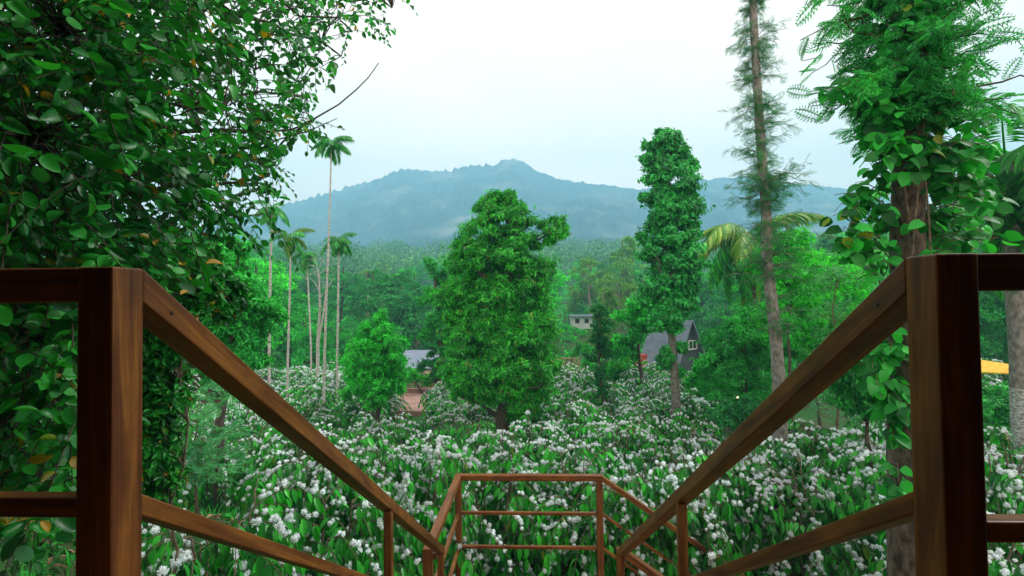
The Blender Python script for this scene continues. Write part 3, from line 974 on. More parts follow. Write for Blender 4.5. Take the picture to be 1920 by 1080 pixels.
rng = np.random.default_rng(31)
tiers = []
for py in range(-40, 430, 22):
    cx = np.interp(py, [-40, 100, 300, 450], [1409, 1416, 1426, 1438])
    tiers.append((cx, py + rng.uniform(-8, 8), rng.uniform(18, 52)))
for py, rch in ((80, 62), (150, 55), (205, 60), (240, 60), (290, 58), (330, 75), (345, 80), (345, 85), (355, 75), (362, 80), (372, 70), (385, 60)):
    tiers.append((np.interp(py, [-40, 100, 300, 450], [1409, 1416, 1426, 1438]), py, rch))
for py in (430, 455, 480, 500, 520): tiers += [(1442, py, 70), (1450, py, 55)]
for py in (560, 585, 610, 630): tiers += [(1455, py, 45)]
feather_tree("silver_oak", "tall slender tree with a pale pole trunk and short feathery tufts against the sky", 1466, 10.2,
             [(1465, 870), (1460, 700), (1448, 560), (1436, 500), (1438, 400), (1430, 320), (1422, 200), (1415, 80), (1408, -60)], .155, .07, tiers, M_FERND, FERNS, .18, M_PALE, nb=8, leafn=10)


# near right silver oak
rng = np.random.default_rng(33)
tiers = []
for k in range(50):
    px = rng.uniform(1660, 1745); py = rng.uniform(-160, 245)
    tiers.append((1700, py, rng.uniform(60, 225) * (1 - max(0, py - 120) / 330)))
for py in (150, 185, 215, 235): tiers += [(1700, py, 200)]
feather_tree("silver_oak", "dark trunked tree with a feathery crown close on the right, a pepper vine climbing it", 1692, 5.0,
             [(1700, 1040), (1698, 760), (1700, 560), (1702, 420), (1703, 250), (1705, 60), (1706, -260)], .18, .135, tiers, M_FERN, FERN, .24, surfmat("oak_bark", (0.045, 0.034, 0.026), (0.17, 0.13, 0.10), 7, 0.95, 0.9, (2.5, 2.5, 1.2)), nb=3, leafn=10)

# pepper vine on it
rng = np.random.default_rng(35)
vx, vy, vz = spot(1692, 5.0)
vine = thing("pepper_vine", "heart leaved pepper vine climbing the near right trunk", "vine", (vx, vy - .22, vz))
vb = np.array([vx, vy - .22, vz])
gs, gl = Geo(), Geo()
reg = [  # px range, py range, depth range, leaves
    (1600, 1850, 120, 300, 4.6, 5.5, 330), (1740, 1880, 260, 520, 4.5, 5.3, 330), (1590, 1680, 280, 520, 4.5, 5.3, 70),
    (1650, 1760, 200, 325, 4.55, 4.75, 110), (1560, 1670, 350, 470, 4.5, 5.2, 70), (1660, 1750, -80, 150, 4.5, 4.9, 140), (1520, 1660, 130, 230, 4.6, 5.2, 34),
    (1640, 1735, 330, 480, 4.6, 4.78, 9), (1620, 1720, 500, 820, 4.6, 5.3, 190), (1600, 1700, 600, 760, 4.4, 5.0, 60), (1660, 1740, 800, 980, 4.6, 4.9, 26), (1740, 1850, 480, 900, 5.0, 5.6, 120), (1830, 1900, 180, 480, 5.0, 5.8, 90)]
for (a, b, c, d, e, f, n) in reg:
    n2 = max(2, n // 6)
    px = rng.uniform(a, b, n2); py = rng.uniform(c, d, n2); dd = rng.uniform(e, f, n2)
    tips = at(px, py, dd)
    for tp in tips:
        root_z = tp[2] - rng.uniform(-.1, .25)
        sgn = 1 if tp[0] > vx else -1
        s0 = np.array([vx + sgn * rng.uniform(.12, .2), vy + rng.uniform(-.05, .1), root_z])
        q = bez(s0, tp, rng.uniform(.02, .14), 6, .04)
        tube(gs, q - vb, np.linspace(.007, .003, 6), 4, False)
        k = 7
        fr = rng.uniform(.35, 1.0, k)
        P = np.stack([np.interp(fr * 5, np.arange(6), q[:, j]) for j in range(3)], 1)
        dv = nrm(rng.normal(size=(k, 3)) * [1, 1, .3] + [0, -.35, -.75])
        pet = P + dv * .05
        nm = nrm(rng.normal(size=(k, 3)) * .5 + [0, -.55, .9])
        scatter(gl, LEAFV, pet - vb, dv, nm, rng.uniform(.10, .17, k), True)
for k in range(3):
    zz = np.linspace(0, 7.2, 40)
    tube(gs, np.stack([np.sin(zz * 1.1 + k * 2) * .12 + .0, np.full(40, 0.0) - .0 + np.cos(zz * .7 + k) * .02, zz], 1), .011, 5)
gs.obj("stem", M_STEM, vine); gl.obj("foliage", M_VINE, vine)


# ------------------------------------------------------------------ palms
def frond_mesh(L, nl, ll, droop, mat, seed, hang=.5, name="frond"):
    r = np.random.default_rng(seed)
    g = Geo()
    t = np.linspace(0, 1, 14)
    y = L * (t * (1 - .18 * droop * t)); z = L * (.42 * t - (.55 + droop * .45) * t ** 2)
    x = np.sin(t * 2) * L * .03
    C = np.stack([x, y, z], 1)
    tube(g, C, np.linspace(.022, .004, 14) * max(.5, L / 3), 4, False)
    f = np.linspace(.14, .99, nl)
    P = np.stack([np.interp(f * 13, np.arange(14), C[:, k]) for k in range(3)], 1)
    tg = nrm(np.gradient(P, axis=0))
    for s in (-1, 1):
        sd_ = np.tile([s * 1.0, 0, 0], (nl, 1))
        d = nrm(sd_ * (1.0 - .45 * f[:, None]) + tg * (.45 + .5 * f[:, None]) + np.array([0, 0, 1.0]) * (-.15 - hang * r.uniform(.4, 1.3, (nl, 1))))
        ln = ll * np.sin(math.pi * (.12 + .80 * f)) ** .6 * r.uniform(.85, 1.1, nl)
        T = (np.array([(0, 0, 0), (-.06, .4, .02), (.06, .4, .02), (0, 1, -.22), (-.045, .72, -.04), (.045, .72, -.04)], float), np.array([(0, 2, 1), (1, 2, 5), (1, 5, 4), (4, 5, 3)]))
        scatter(g, T, P, d, np.tile([0, 0, 1.0], (nl, 1)), ln)
    return g.mesh(name, mat)


def palm(name, label, base_px, D, path, r0, r1, nf, L, nl, ll, mats, bark, group=None, shaft=0.5, seed=1, hang=.5, elev=(-.5, 1.1), base_d=None, shaftmat=None, az=None, lime=None):
    r = np.random.default_rng(seed)
    x0, y0, z0 = spot(base_px, D)
    b0 = np.array([x0, y0, z0 - .05])
    root = thing(name, label, "palm", b0, group)
    P = np.vstack([[0, 0, 0], np.array([at(a, b, D) for a, b in path]) - b0])
    t = np.concatenate([[0], np.cumsum(np.linalg.norm(np.diff(P, axis=0), axis=1))]); n = 48
    tt = np.linspace(0, t[-1], n)
    C = np.stack([np.interp(tt, t, P[:, k]) for k in range(3)], 1)
    for _ in range(6): C[1:-1] = (C[:-2] + C[1:-1] + C[2:]) / 3
    g = Geo()
    rad = np.linspace(r0, r1, n) * (1 + .05 * (np.arange(n) % 2)); rad[0] *= 1.25
    tube(g, C, rad, 10)
    g.obj("trunk", bark, root)
    top = C[-1]
    if lime:
        gg = Geo(); k = int(n * lime); tube(gg, C[:k], rad[:k] * 1.03 + .002, 12); gg.obj("limewash_band", M_LIME, root)
    if shaft:
        gg = Geo(); tube(gg, np.array([top - [0, 0, .05], top + [0, 0, shaft * .3], top + [0, 0, shaft]]), [r1 * 1.15, r1 * 1.5, r1 * .8], 8)
        gg.obj("crownshaft", shaftmat or M_PALMF, root)
        top = top + [0, 0, shaft * .85]
    ms = [frond_mesh(L * r.uniform(.9, 1.1), nl, ll, dr, mats[i % len(mats)], seed * 10 + i, hang) for i, dr in enumerate((.2, .6, 1.0, 1.3))]
    for i in range(nf):
        o = bpy.data.objects.new("frond", ms[r.integers(len(ms))])
        COL.objects.link(o); o.parent = root
        o.location = tuple(top)
        a = (az[i] if az else i * 2.399 + r.normal() * .2)
        e = elev[0] + (elev[1] - elev[0]) * ((i + .5) / nf)
        o.rotation_euler = (e - .3, 0, a)
        s = r.uniform(.85, 1.1)
        o.scale = (s, s, s)
    return root


M_SHAFT = surfmat("green_crownshaft", (0.05, 0.16, 0.04), (0.12, 0.28, 0.08), 6, .5, 0.1)
palm("areca_palm", "tallest slim palm, its head rising above the mountain ridge", 607, 19, [(607, 720), (612, 560), (618, 400), (621, 287)], .056, .026, 12, .85, 22, .46, [M_PALMF], M_ARECA, "slim areca palms", .45, 1, .55, (-.2, 1.4), shaftmat=M_SHAFT)
palm("areca_palm", "slim palm with yellowing lower fronds left of the tallest one", 539, 20, [(539, 700), (543, 560), (545, 470)], .052, .035, 11, .9, 22, .45, [M_PALMF, M_PALMY], M_ARECA, "slim areca palms", .75, 2, .7, (-.9, 1.2), shaftmat=M_SHAFT)
palm("areca_palm", "short headed slim palm right of the tallest palm trunk", 632, 20, [(632, 680), (634, 560), (635, 465)], .05, .035, 11, .74, 22, .42, [M_PALMF], M_ARECA, "slim areca palms", .4, 3, .8, (-.9, 1.3), shaftmat=M_SHAFT)
palm("areca_palm", "thin small palm between the yellowing palm and the tallest one", 583, 26, [(583, 650), (579, 560), (575, 485)], .055, .035, 10, .85, 22, .5, [M_PALMF], M_ARECA, "slim areca palms", .3, 4, .5, (-.7, 1.1), shaftmat=M_SHAFT)
palm("areca_palm", "grey green palm half hidden by the near left foliage", 505, 22, [(505, 600), (508, 470), (511, 400)], .07, .05, 10, 1.0, 22, .5, [M_PALMF], M_ARECA, "slim areca palms", .3, 5, .6, (-.7, 1.1), shaftmat=M_SHAFT)
palm("coconut_palm", "coconut palm with drooping yellow green fronds behind the slender pole tree", 1413, 18, [(1413, 600), (1409, 520), (1402, 440)], .16, .12, 17, 2.6, 46, .8, [M_PALMY, M_PALMF], M_BARK, None, 0, 7, .9, (-.9, .9))
palm("coconut_palm", "coconut palm with a lime washed trunk at the right edge", 1925, 9.5, [(1921, 840), (1912, 640), (1893, 420), (1885, 300)], .20, .13, 15, 2.5, 60, .75, [M_PALMF], M_PALE, None, 0, 8, .7, (-1.0, .9), lime=.42)


# bare pale tree and slim trunks beside the palms
rng = np.random.default_rng(41)
x0, y0, z0 = spot(594, 24)
bt = thing("bare_tree", "leafless pale tree forking beside the slim palms", "tree", (x0, y0, z0))
b0 = np.array([x0, y0, z0]); g = Geo()
tube(g, np.array([[0, 0, 0], at(596, 640, 24) - b0, at(600, 580, 24) - b0, at(598, 520, 24) - b0]), [.10, .08, .06, .04], 7)
tube(g, np.array([at(597, 640, 24) - b0, at(606, 590, 24) - b0, at(612, 540, 24) - b0]), [.06, .045, .025], 6)
for (a, b, c, d) in ((598, 520, 590, 480), (598, 520, 612, 500), (599, 545, 580, 520), (599, 560, 622, 530), (598, 525, 602, 490), (590, 500, 578, 498), (612, 545, 625, 520)):
    tube(g, bez(at(a, b, 24) - b0, at(c, d, 24.2) - b0, .05, 5, .04), np.linspace(.03, .008, 5), 4)
for k in range(40):
    a = rng.uniform(575, 628); b = rng.uniform(478, 540)
    p = at(a, b, 24 + rng.uniform(-.5, .5)) - b0
    tube(g, bez(p, p + rng.normal(size=3) * .25 + [0, 0, .15], .02, 4, .05), .008, 3, False)
g.obj("trunk", M_ARECA, bt)


# ------------------------------------------------------------------ near left tree
rng = np.random.default_rng(51)
tx, ty = -4.6, 2.6
tz = float(ground(tx, ty))
lt = thing("leafy_tree", "big dark leaved tree overhanging the left side with a few yellow leaves", "tree", (tx, ty, tz))
lb = np.array([tx, ty, tz])
gt, gl = Geo(), Geo()
trunk_top = np.array([-4.3, 2.9, 3.4])
TR = bez((tx, ty, tz), trunk_top, .0, 10, .01)
tube(gt, TR - lb, np.linspace(.22, .10, 10), 10)
skel = [p for p in TR]
targets = [(735, 15, 7), (660, 60, 6.5), (640, 105, 6), (575, 180, 5.4), (590, 225, 5), (520, 285, 4.6), (505, 330, 4.4), (420, 200, 3.6), (300, 100, 3.0), (120, 60, 2.5), (60, 250, 2.4), (200, 330, 2.9),
           (350, 320, 3.7), (430, 390, 4.4), (500, 400, 5.4), (250, 440, 3.4), (60, 430, 2.7), (60, 620, 2.6), (100, 780, 2.7), (20, 880, 2.8), (450, 30, 4.4), (560, -20, 5.6), (330, -30, 3.0), (480, 130, 4.6)]
for (px, py, D) in targets:
    e = at(px, py, D)
    h = e[2] - .35 * np.linalg.norm(e - trunk_top) * .5
    i = np.argmin(np.abs(TR[:, 2] - h))
    q = bez(TR[i], e, rng.uniform(-.15, .25), 12, .014)
    tube(gt, q - lb, np.linspace(.045, .008, 12), 6, False)
    skel += [p for p in q[2:]]
# the bare whip reaching out over the mountain
q = np.array([at(a, b, 5.2) for a, b in ((500, 300), (540, 255), (590, 222), (635, 196), (668, 168), (690, 146), (710, 118))])
tube(gt, q - lb, np.linspace(.012, .005, 7), 5)
q2 = np.array([at(a, b, 5.2) for a, b in ((470, 288), (520, 262), (580, 245), (632, 222))])
tube(gt, q2 - lb, np.linspace(.010, .004, 4), 4)
skel = np.array(skel)
POLY = [(-220, -220), (790, -200), (735, 5), (722, 50), (650, 55), (645, 110), (600, 120), (562, 180), (590, 215), (572, 262), (525, 285), (515, 335), (490, 350), (515, 392), (492, 430), (420, 462), (330, 500), (262, 540), (150, 560), (150, 945), (-220, 945)]


def inpoly(px, py, poly):
    c = False
    for i in range(len(poly)):
        (x1, y1), (x2, y2) = poly[i], poly[i - 1]
        if (y1 > py) != (y2 > py) and px < (x2 - x1) * (py - y1) / (y2 - y1) + x1:
            c = not c
    return c


LVAR = [LEAFR, fineleafT(.27, .20, .34, 0, 5), fineleafT(.34, .05, .05, 0, 5), fineleafT(.24, .24, -.12, 0, 5)]
n = 0
while n < 2900:
    px, py = rng.uniform(-200, 760), rng.uniform(-200, 940)
    if not inpoly(px, py, POLY): continue
    if px > 380 and rng.random() > .72: continue
    base = np.interp(px, [-100, 150, 300, 450, 600, 740], [1.9, 2.1, 2.6, 3.5, 4.7, 6.3])
    D = base + abs(rng.normal()) * np.interp(px, [0, 600], [1.5, 1.1])
    if py > 560: D = rng.uniform(2.0, 3.6)
    n += 1
    e = at(px, py, D)
    dist = ((skel - e) ** 2).sum(1)
    s = skel[np.argmin(dist + rng.uniform(0, .15, len(dist)))]
    if rng.random() < .5:
        tube(gt, bez(s, e, rng.uniform(-.03, .08), 5, .05) - lb, np.linspace(.007, .003, 5), 3, False)
    L = rng.uniform(.22, .42)
    dv = nrm(nrm(e - s) + rng.normal(size=3) * .6)
    k = 8
    tw = e + np.linspace(0, 1, k)[:, None] * dv * L; tw[:, 2] -= np.linspace(0, 1, k) ** 2 * L * .3
    tube(gt, tw - lb, np.linspace(.004, .002, k), 3, False)
    side = nrm(np.cross(dv, [0, 0, 1.0]))
    alt = np.where(np.arange(k) % 2 == 0, 1, -1)[:, None]
    d = side * alt * rng.uniform(.5, 1, (k, 1)) + dv * .5 + np.array([0, 0, -1]) * rng.uniform(.0, .9, (k, 1)) + rng.normal(size=(k, 3)) * .3
    nm = nrm(rng.normal(size=(k, 3)) * .7 + [0, -.3, .8])
    sz = rng.uniform(.045, .118, k) * rng.uniform(.8, 1.1)
    tsel = rng.integers(0, 4, k)
    for q_, TT in enumerate(LVAR):
        mm = tsel == q_
        scatter(gl, TT, (tw - lb)[mm], d[mm], nm[mm], sz[mm], True)
gt.obj("trunk", M_BARK, lt)
gl.obj("crown", M_LEFT, lt)


# leafy shrubs and saplings beside the left stair railing
def shrub(name, label, px, D, blobs, leaf, size, mat, dens=1.0, group=None, nros=6, droop=.4, cl=.36, base_px=None, upb=.4, per=26, cat="shrub"):
    return px_tree(name, label, cat, base_px or px, D, blobs, leaf, size, mat, .018, M_STEM, nros=nros, dens=dens, droop=droop, group=group, cl=cl, upb=upb, per=per)


rng = np.random.default_rng(61)
shrub("leafy_shrub", "dark broad leaved shrub right behind the left top post", 300, 4.3, [(300, 560, 60), (350, 545, 60), (400, 560, 45), (290, 640, 50), (285, 720, 40), (280, 800, 36), (290, 880, 30), (320, 620, 40), (285, 930, 34), (300, 840, 34), (310, 760, 34), (300, 690, 34), (320, 900, 22)], LEAF, .085, M_LEFT, 1.1, upb=.1, droop=.6)
px_tree("broadleaf_tree", "dense dark green tree at the field's left edge, behind the sloping rail", "tree", 415, 10,
        [(360, 500, 60), (420, 480, 45), (400, 560, 70), (470, 560, 45), (330, 590, 60), (450, 610, 60), (500, 600, 35), (380, 640, 55), (480, 660, 38), (420, 690, 40), (320, 660, 50)], LEAFN, .12, M_BG[0], .12, dens=1.5)
x0, y0, z0 = spot(365, 7.0)
rng = np.random.default_rng(63)
sp = thing("silver_oak_sapling", "grey green feathery sapling on the slope below the left rail", "sapling", (x0, y0, z0))
b0 = np.array([x0, y0, z0]); gt, gl = Geo(), Geo()
top = at(370, 770, 7.0) - b0
tube(gt, bez((0, 0, 0), top, 0, 8, .01), np.linspace(.03, .008, 8), 6)
for k in range(42):
    f = rng.uniform(.3, 1); s = top * f; a = rng.uniform(0, 6.28); L = rng.uniform(.35, .8)
    e = s + np.array([math.cos(a) * L, math.sin(a) * L, rng.uniform(.0, .35)])
    q = bez(s, e, .06, 6, .02); tube(gt, q, .005, 3, False)
    n = 8
    P = np.stack([np.interp(rng.uniform(.2, 1, n) * 5, np.arange(6), q[:, j]) for j in range(3)], 1)
    scatter(gl, FERN, P, nrm(e - s) + rng.normal(size=(n, 3)) * .6, rng.normal(size=(n, 3)) * .3 + [0, 0, 1], rng.uniform(.16, .28, n))
gt.obj("trunk", M_STEM, sp); gl.obj("crown", M_FERNB, sp)


# shrubs on the right, behind the field
rng = np.random.default_rng(71)
RS = [
    ("light green bushy tree crowding the pale pole trunk halfway up", 1475, 12.5, [(1475, 455, 36), (1440, 500, 34), (1500, 500, 40), (1470, 540, 34), (1500, 560, 34), (1450, 590, 30)], M_BG[2]),
    ("bright green bushy shrub left of the pale pole trunk", 1385, 15.5, [(1385, 650, 60), (1350, 690, 45), (1420, 690, 45), (1400, 620, 40), (1340, 735, 30), (1410, 745, 40)], M_BG[0]),
    ("light green bushy tree right of the pale pole trunk, above the rail", 1530, 14.0, [(1520, 520, 50), (1560, 560, 55), (1500, 580, 50), (1530, 620, 55), (1590, 520, 45), (1480, 640, 45), (1570, 640, 50)], M_BG[2]),
    ("dark rounded shrub before the lamp at the field edge", 1378, 13.5, [(1375, 775, 26), (1395, 768, 22, -.5), (1350, 780, 20), (1383, 790, 26, -.8)], M_BG[1]),
    ("dark bushy tree close behind the grey cabin's right side", 1330, 40, [(1345, 630, 22), (1342, 655, 20), (1350, 600, 20)], M_BG[1]),
    ("deep green shrub behind the right sloping rail", 1620, 8.5, [(1620, 700, 50), (1600, 740, 40), (1650, 760, 45), (1580, 700, 35)], M_SHRUB),
    ("dark green shrub behind the right post, below the parasol", 1860, 12, [(1860, 762, 45), (1900, 765, 45), (1840, 780, 40), (1890, 745, 22), (1830, 750, 26)], M_SHRUB),
    ("tall dark tree filling the gap behind the lime washed palm", 1860, 25, [(1860, 560, 60), (1900, 600, 60), (1850, 640, 60), (1820, 600, 50), (1910, 520, 50), (1830, 520, 50)], M_SHRUB),
    ("green shrub between the cabin and the bright bush", 1310, 19, [(1318, 705, 24), (1330, 725, 34), (1300, 738, 22), (1350, 690, 30)], M_BG[0]),
    ("yellow green clump left of the cabin's red door", 1165, 24, [(1158, 690, 30), (1150, 660, 26), (1170, 708, 20)], M_BG[2]),
    ("small bright green bush beside the wooden fence", 1095, 34, [(1098, 660, 20), (1090, 672, 18), (1105, 680, 14)], M_BG[2]),
    ("low olive shrub right of the central tree, below the wooden fence", 1065, 24, [(1065, 705, 24), (1045, 700, 18), (1090, 710, 20)], M_BG[3]),
    ("leafy hedge plant before the shed under the metal roof", 800, 25.5, [(772, 712, 16), (795, 712, 15), (770, 700, 10)], M_BG[2]),
    ("leafy hedge plant right of the twin stemmed tree, before the shed", 850, 25.5, [(845, 712, 16), (865, 700, 16), (860, 722, 12)], M_BG[0]),
    ("large bright tree behind the right sloping rail, left of the near trunk", 1620, 15, [(1610, 590, 55), (1640, 640, 55), (1590, 650, 50), (1660, 560, 45)], M_BG[0]),
]
for (lab, px, D, bl, mt) in RS:
    big = D < 17
    px_tree("bushy_shrub" if "tree" not in lab else "bushy_tree", lab, "shrub" if "tree" not in lab else "tree", px, D, bl, LEAFN if big else LEAFQ, .11 if D < 13 else (.14 if big else .18), mt, .06, nros=7, dens=1.7, cl=.36, fr=.25)
rng = np.random.default_rng(72)
x0, y0, z0 = spot(1560, 11.5)
sp = thing("silver_oak_sapling", "young feathery tree behind the right sloping rail", "sapling", (x0, y0, z0))
b0 = np.array([x0, y0, z0]); gt, gl = Geo(), Geo()
top = at(1570, 520, 11.5) - b0
tube(gt, bez((0, 0, 0), top, 0, 8, .01), np.linspace(.05, .01, 8), 6)
for k in range(60):
    f = rng.uniform(.35, 1); s = top * f; a = rng.uniform(0, 6.28); L = rng.uniform(.5, 1.2)
    e = s + np.array([math.cos(a) * L, math.sin(a) * L, rng.uniform(-.1, .4)])
    q = bez(s, e, .1, 6, .02); tube(gt, q, .006, 3, False)
    n = 9
    P = np.stack([np.interp(rng.uniform(.2, 1, n) * 5, np.arange(6), q[:, j]) for j in range(3)], 1)
    scatter(gl, FERNS, P, nrm(e - s) + rng.normal(size=(n, 3)) * .6, rng.normal(size=(n, 3)) * .3 + [0, 0, 1], rng.uniform(.22, .4, n))
gt.obj("trunk", M_STEM, sp); gl.obj("crown", M_FERNB, sp)


# ------------------------------------------------------------------ the wood behind: individual trees
def wood_proto(seed, mat, H, R, kind, bark):
    global rng
    rng = np.random.default_rng(seed)
    root = thing("forest_tree", "tree", "tree", (0, 0, -60))
    gt, gc = Geo(), Geo()
    T = np.linspace(0, 1, 8)[:, None] * np.array([rng.normal() * .3, rng.normal() * .3, H * .92])
    T[1:-1, :2] += rng.normal(size=(6, 2)) * .1
    tube(gt, T, np.linspace(.2, .05, 8) * H / 10, 8)
    nb = {'round': 7, 'tall': 8, 'loose': 9}[kind]
    for k in range(nb):
        f = (k + .5) / nb
        if kind == 'tall':
            z = H * (.25 + .68 * f); r = R * (.35 + .55 * math.sin(math.pi * min(1, .25 + f * .75))); off = R * .35
        elif kind == 'round':
            z = H * (.38 + .5 * f); r = R * .58; off = R * .5
        else:
            z = H * (.35 + .6 * f); r = R * .36; off = R * .7
        a = k * 2.4 + rng.normal() * .4
        c = (math.cos(a) * off * rng.uniform(.4, 1) + T[int(f * 7)][0], math.sin(a) * off * rng.uniform(.4, 1), z)
        P, O, cc = crown_pts(c, (r, r, r * .8), 13, 20, .38)
        rosettes(gc, LEAFQ if kind != 'loose' else LEAFN, P, O, 5, .26, 1.0, .35, .4)
        limbs(gt, T, cc, .05, .5)
    gt.obj("trunk", bark, root)
    gc.obj("crown", mat, root)
    return root, H


WP = [wood_proto(401, M_BG[0], 11, 3.2, 'round', M_BARK), wood_proto(402, M_BG[1], 11, 3.0, 'round', M_BARK), wood_proto(403, M_BG[2], 10, 3.0, 'round', M_BARK),
      wood_proto(404, M_BG[3], 13, 2.6, 'tall', M_PALE), wood_proto(405, M_BG[0], 14, 2.4, 'tall', M_PALE), wood_proto(406, M_BG[1], 13, 3.4, 'loose', M_PALE), wood_proto(407, M_BG[3], 12, 3.6, 'loose', M_PALE)]
desc = ["mid green rounded tree", "dark rounded tree", "bright green rounded tree", "olive tall tree", "green tall narrow tree", "dark open crowned tree", "pale olive open crowned tree"]
rng = np.random.default_rng(81)
TOPS = [(-200, 380), (300, 420), (480, 455), (545, 480), (600, 515), (700, 500), (760, 500), (830, 490), (1000, 500), (1050, 500), (1110, 495), (1170, 470), (1220, 480), (1300, 490), (1350, 480), (1450, 460), (1530, 435), (1600, 430), (1700, 420), (2100, 380)]


def put_tree(px, D, pty, kinds):
    k = kinds[rng.integers(len(kinds))]
    x0, y0, z0 = spot(px, D)
    tp = at(px, pty, D)[2]
    h = tp - z0
    pr, H = WP[k]
    s = max(.35, h / H)
    sxy = s * rng.uniform(.85, 1.15)
    sxy = min(sxy * (1.15 if D > 50 else 1), 1.7)
    zone = "at the left, behind the palms" if px < 690 else "behind the metal roofed shed" if px < 860 else "behind the central tree" if px < 1190 else "behind the grey cabin" if px < 1420 else "behind the right bushes"
    dist = "near the wood's edge" if D < 46 else "mid wood" if D < 70 else "far back"
    lab = f"{desc[k]} {zone}, {dist}"
    copy_thing(pr, (x0, y0, z0 - .1), rng.uniform(0, 6.28), (sxy, sxy, s), lab, lab)


for i in range(64):        # front edge of the wood
    px = -60 + i * 33 + rng.normal() * 12
    D = rng.uniform(33, 46)
    if 740 < px < 900: D = rng.uniform(42, 50)
    if 1180 < px < 1360: D = rng.uniform(45, 52)
    if 1055 < px < 1125: continue
    top = np.interp(px, [a for a, b in TOPS], [b for a, b in TOPS]) + rng.uniform(25, 110)
    if px < 520: top = rng.uniform(455, 560)
    if px > 1380: top = rng.uniform(455, 590)
    kinds = [2, 0, 2] if px < 560 else [1, 0, 1, 5] if px < 880 else [0, 1, 6, 3] if px < 1180 else [0, 1, 2] if px < 1420 else [2, 0, 2, 0]
    put_tree(px, D, top, kinds)
for i in range(95):
    px = -80 + rng.random() * 2080
    D = rng.uniform(50, 92)
    top = np.interp(px, [a for a, b in TOPS], [b for a, b in TOPS]) + rng.uniform(-2, 60)
    if 1060 < px < 1130 and D < 66: D = 80
    put_tree(px, D, top, [0, 1, 3, 2, 5, 6, 0])
for i in range(115):
    px = -80 + rng.random() * 2080
    D = rng.uniform(92, 150)
    top = np.interp(px, [a for a, b in TOPS], [b for a, b in TOPS]) + rng.uniform(-14, 24)
    put_tree(px, D, top, [0, 2, 3, 4, 6, 0])
for px, D, top, k in ((1170, 70, 435, [3]), (700, 48, 492, [1]), (775, 50, 498, [1]), (760, 44, 520, [1]), (690, 60, 500, [3]), (490, 34, 468, [2]), (1105, 66, 478, [6]), (640, 56, 488, [1]), (1540, 60, 428, [3]), (1500, 26, 475, [2]), (1580, 24, 470, [0])):
    put_tree(px, D, top, k)
for pr, H in WP:
    for ch in list(pr.children):
        bpy.data.objects.remove(ch)
    bpy.data.objects.remove(pr)

# forest on the hill between the wood and the mountain: one uncountable mass
rng = np.random.default_rng(91)
g = Geo()
nT = 2600
D = 135 + 330 * rng.random(nT) ** 1.2
px = rng.uniform(-100, 2050, nT)
b = at(px, np.full(nT, 560.0), D)
zg = ground(b[:, 0], b[:, 1])
hh = rng.uniform(7, 17, nT)
rr_ = rng.uniform(2.5, 6.5, nT)
per = 110
c = np.stack([b[:, 0], b[:, 1], zg + hh * .62], 1)
dd = rdir(nT * per); dd[:, 2] = np.abs(dd[:, 2]) * 1.1 - .3; dd = nrm(dd)
P = np.repeat(c, per, 0) + dd * np.stack([np.repeat(rr_, per), np.repeat(rr_, per), np.repeat(hh * .4, per)], 1) * rng.uniform(.6, 1.05, (nT * per, 1))
scatter(g, CLUMPQ, P, rdir(nT * per) + dd * .5, dd + rdir(nT * per) * .5, rng.uniform(.55, 1.2, nT * per))
M_FAR = leafmat("far_forest_leaf", (0.045, 0.090, 0.065), (0.065, 0.115, 0.080), (0.095, 0.15, 0.10), None, .97, .2, .8, .2, nscale=0.045)  # leaf tones greyed and lightened so the colour carries distance haze
tag(g.obj("far_forest", M_FAR), "hazy forest covering the low hill in front of the mountain", "forest", kind='stuff')


# undergrowth below the trees of the wood
rng = np.random.default_rng(95)
g = Geo()
nT = 1500
D = rng.uniform(27, 135, nT)
px = rng.uniform(-80, 2020, nT)
ok = ~((px > 730) & (px < 900) & (D < 38)) & ~((px > 1180) & (px < 1340) & (D < 37)) & ~((px > 1055) & (px < 1130) & (D < 46))
D, px = D[ok], px[ok]; nT = len(D)
b = at(px, np.full(nT, 560.0), D)
zg = ground(b[:, 0], b[:, 1])
hh = rng.uniform(1.2, 3.2, nT)
hh[(px > 1050) & (px < 1135) & (D < 66)] = .7
per = 110
c = np.stack([b[:, 0], b[:, 1], zg + hh * .35], 1)
dd = rdir(nT * per); dd[:, 2] = np.abs(dd[:, 2])
P = np.repeat(c, per, 0) + dd * np.stack([np.repeat(hh, per) * .9] * 2 + [np.repeat(hh, per) * .7], 1) * rng.uniform(.6, 1.05, (nT * per, 1))
scatter(g, LEAFQ, P, rdir(nT * per) + dd * .6, dd + rdir(nT * per) * .5, rng.uniform(.22, .5, nT * per))
tag(g.obj("undergrowth", M_BG[0]), "tangled green undergrowth below the trees of the wood", "undergrowth", kind='stuff')


# ------------------------------------------------------------------ buildings and yard
def rot(v, a):
    return np.array([v[0] * math.cos(a) - v[1] * math.sin(a), v[0] * math.sin(a) + v[1] * math.cos(a), v[2]])


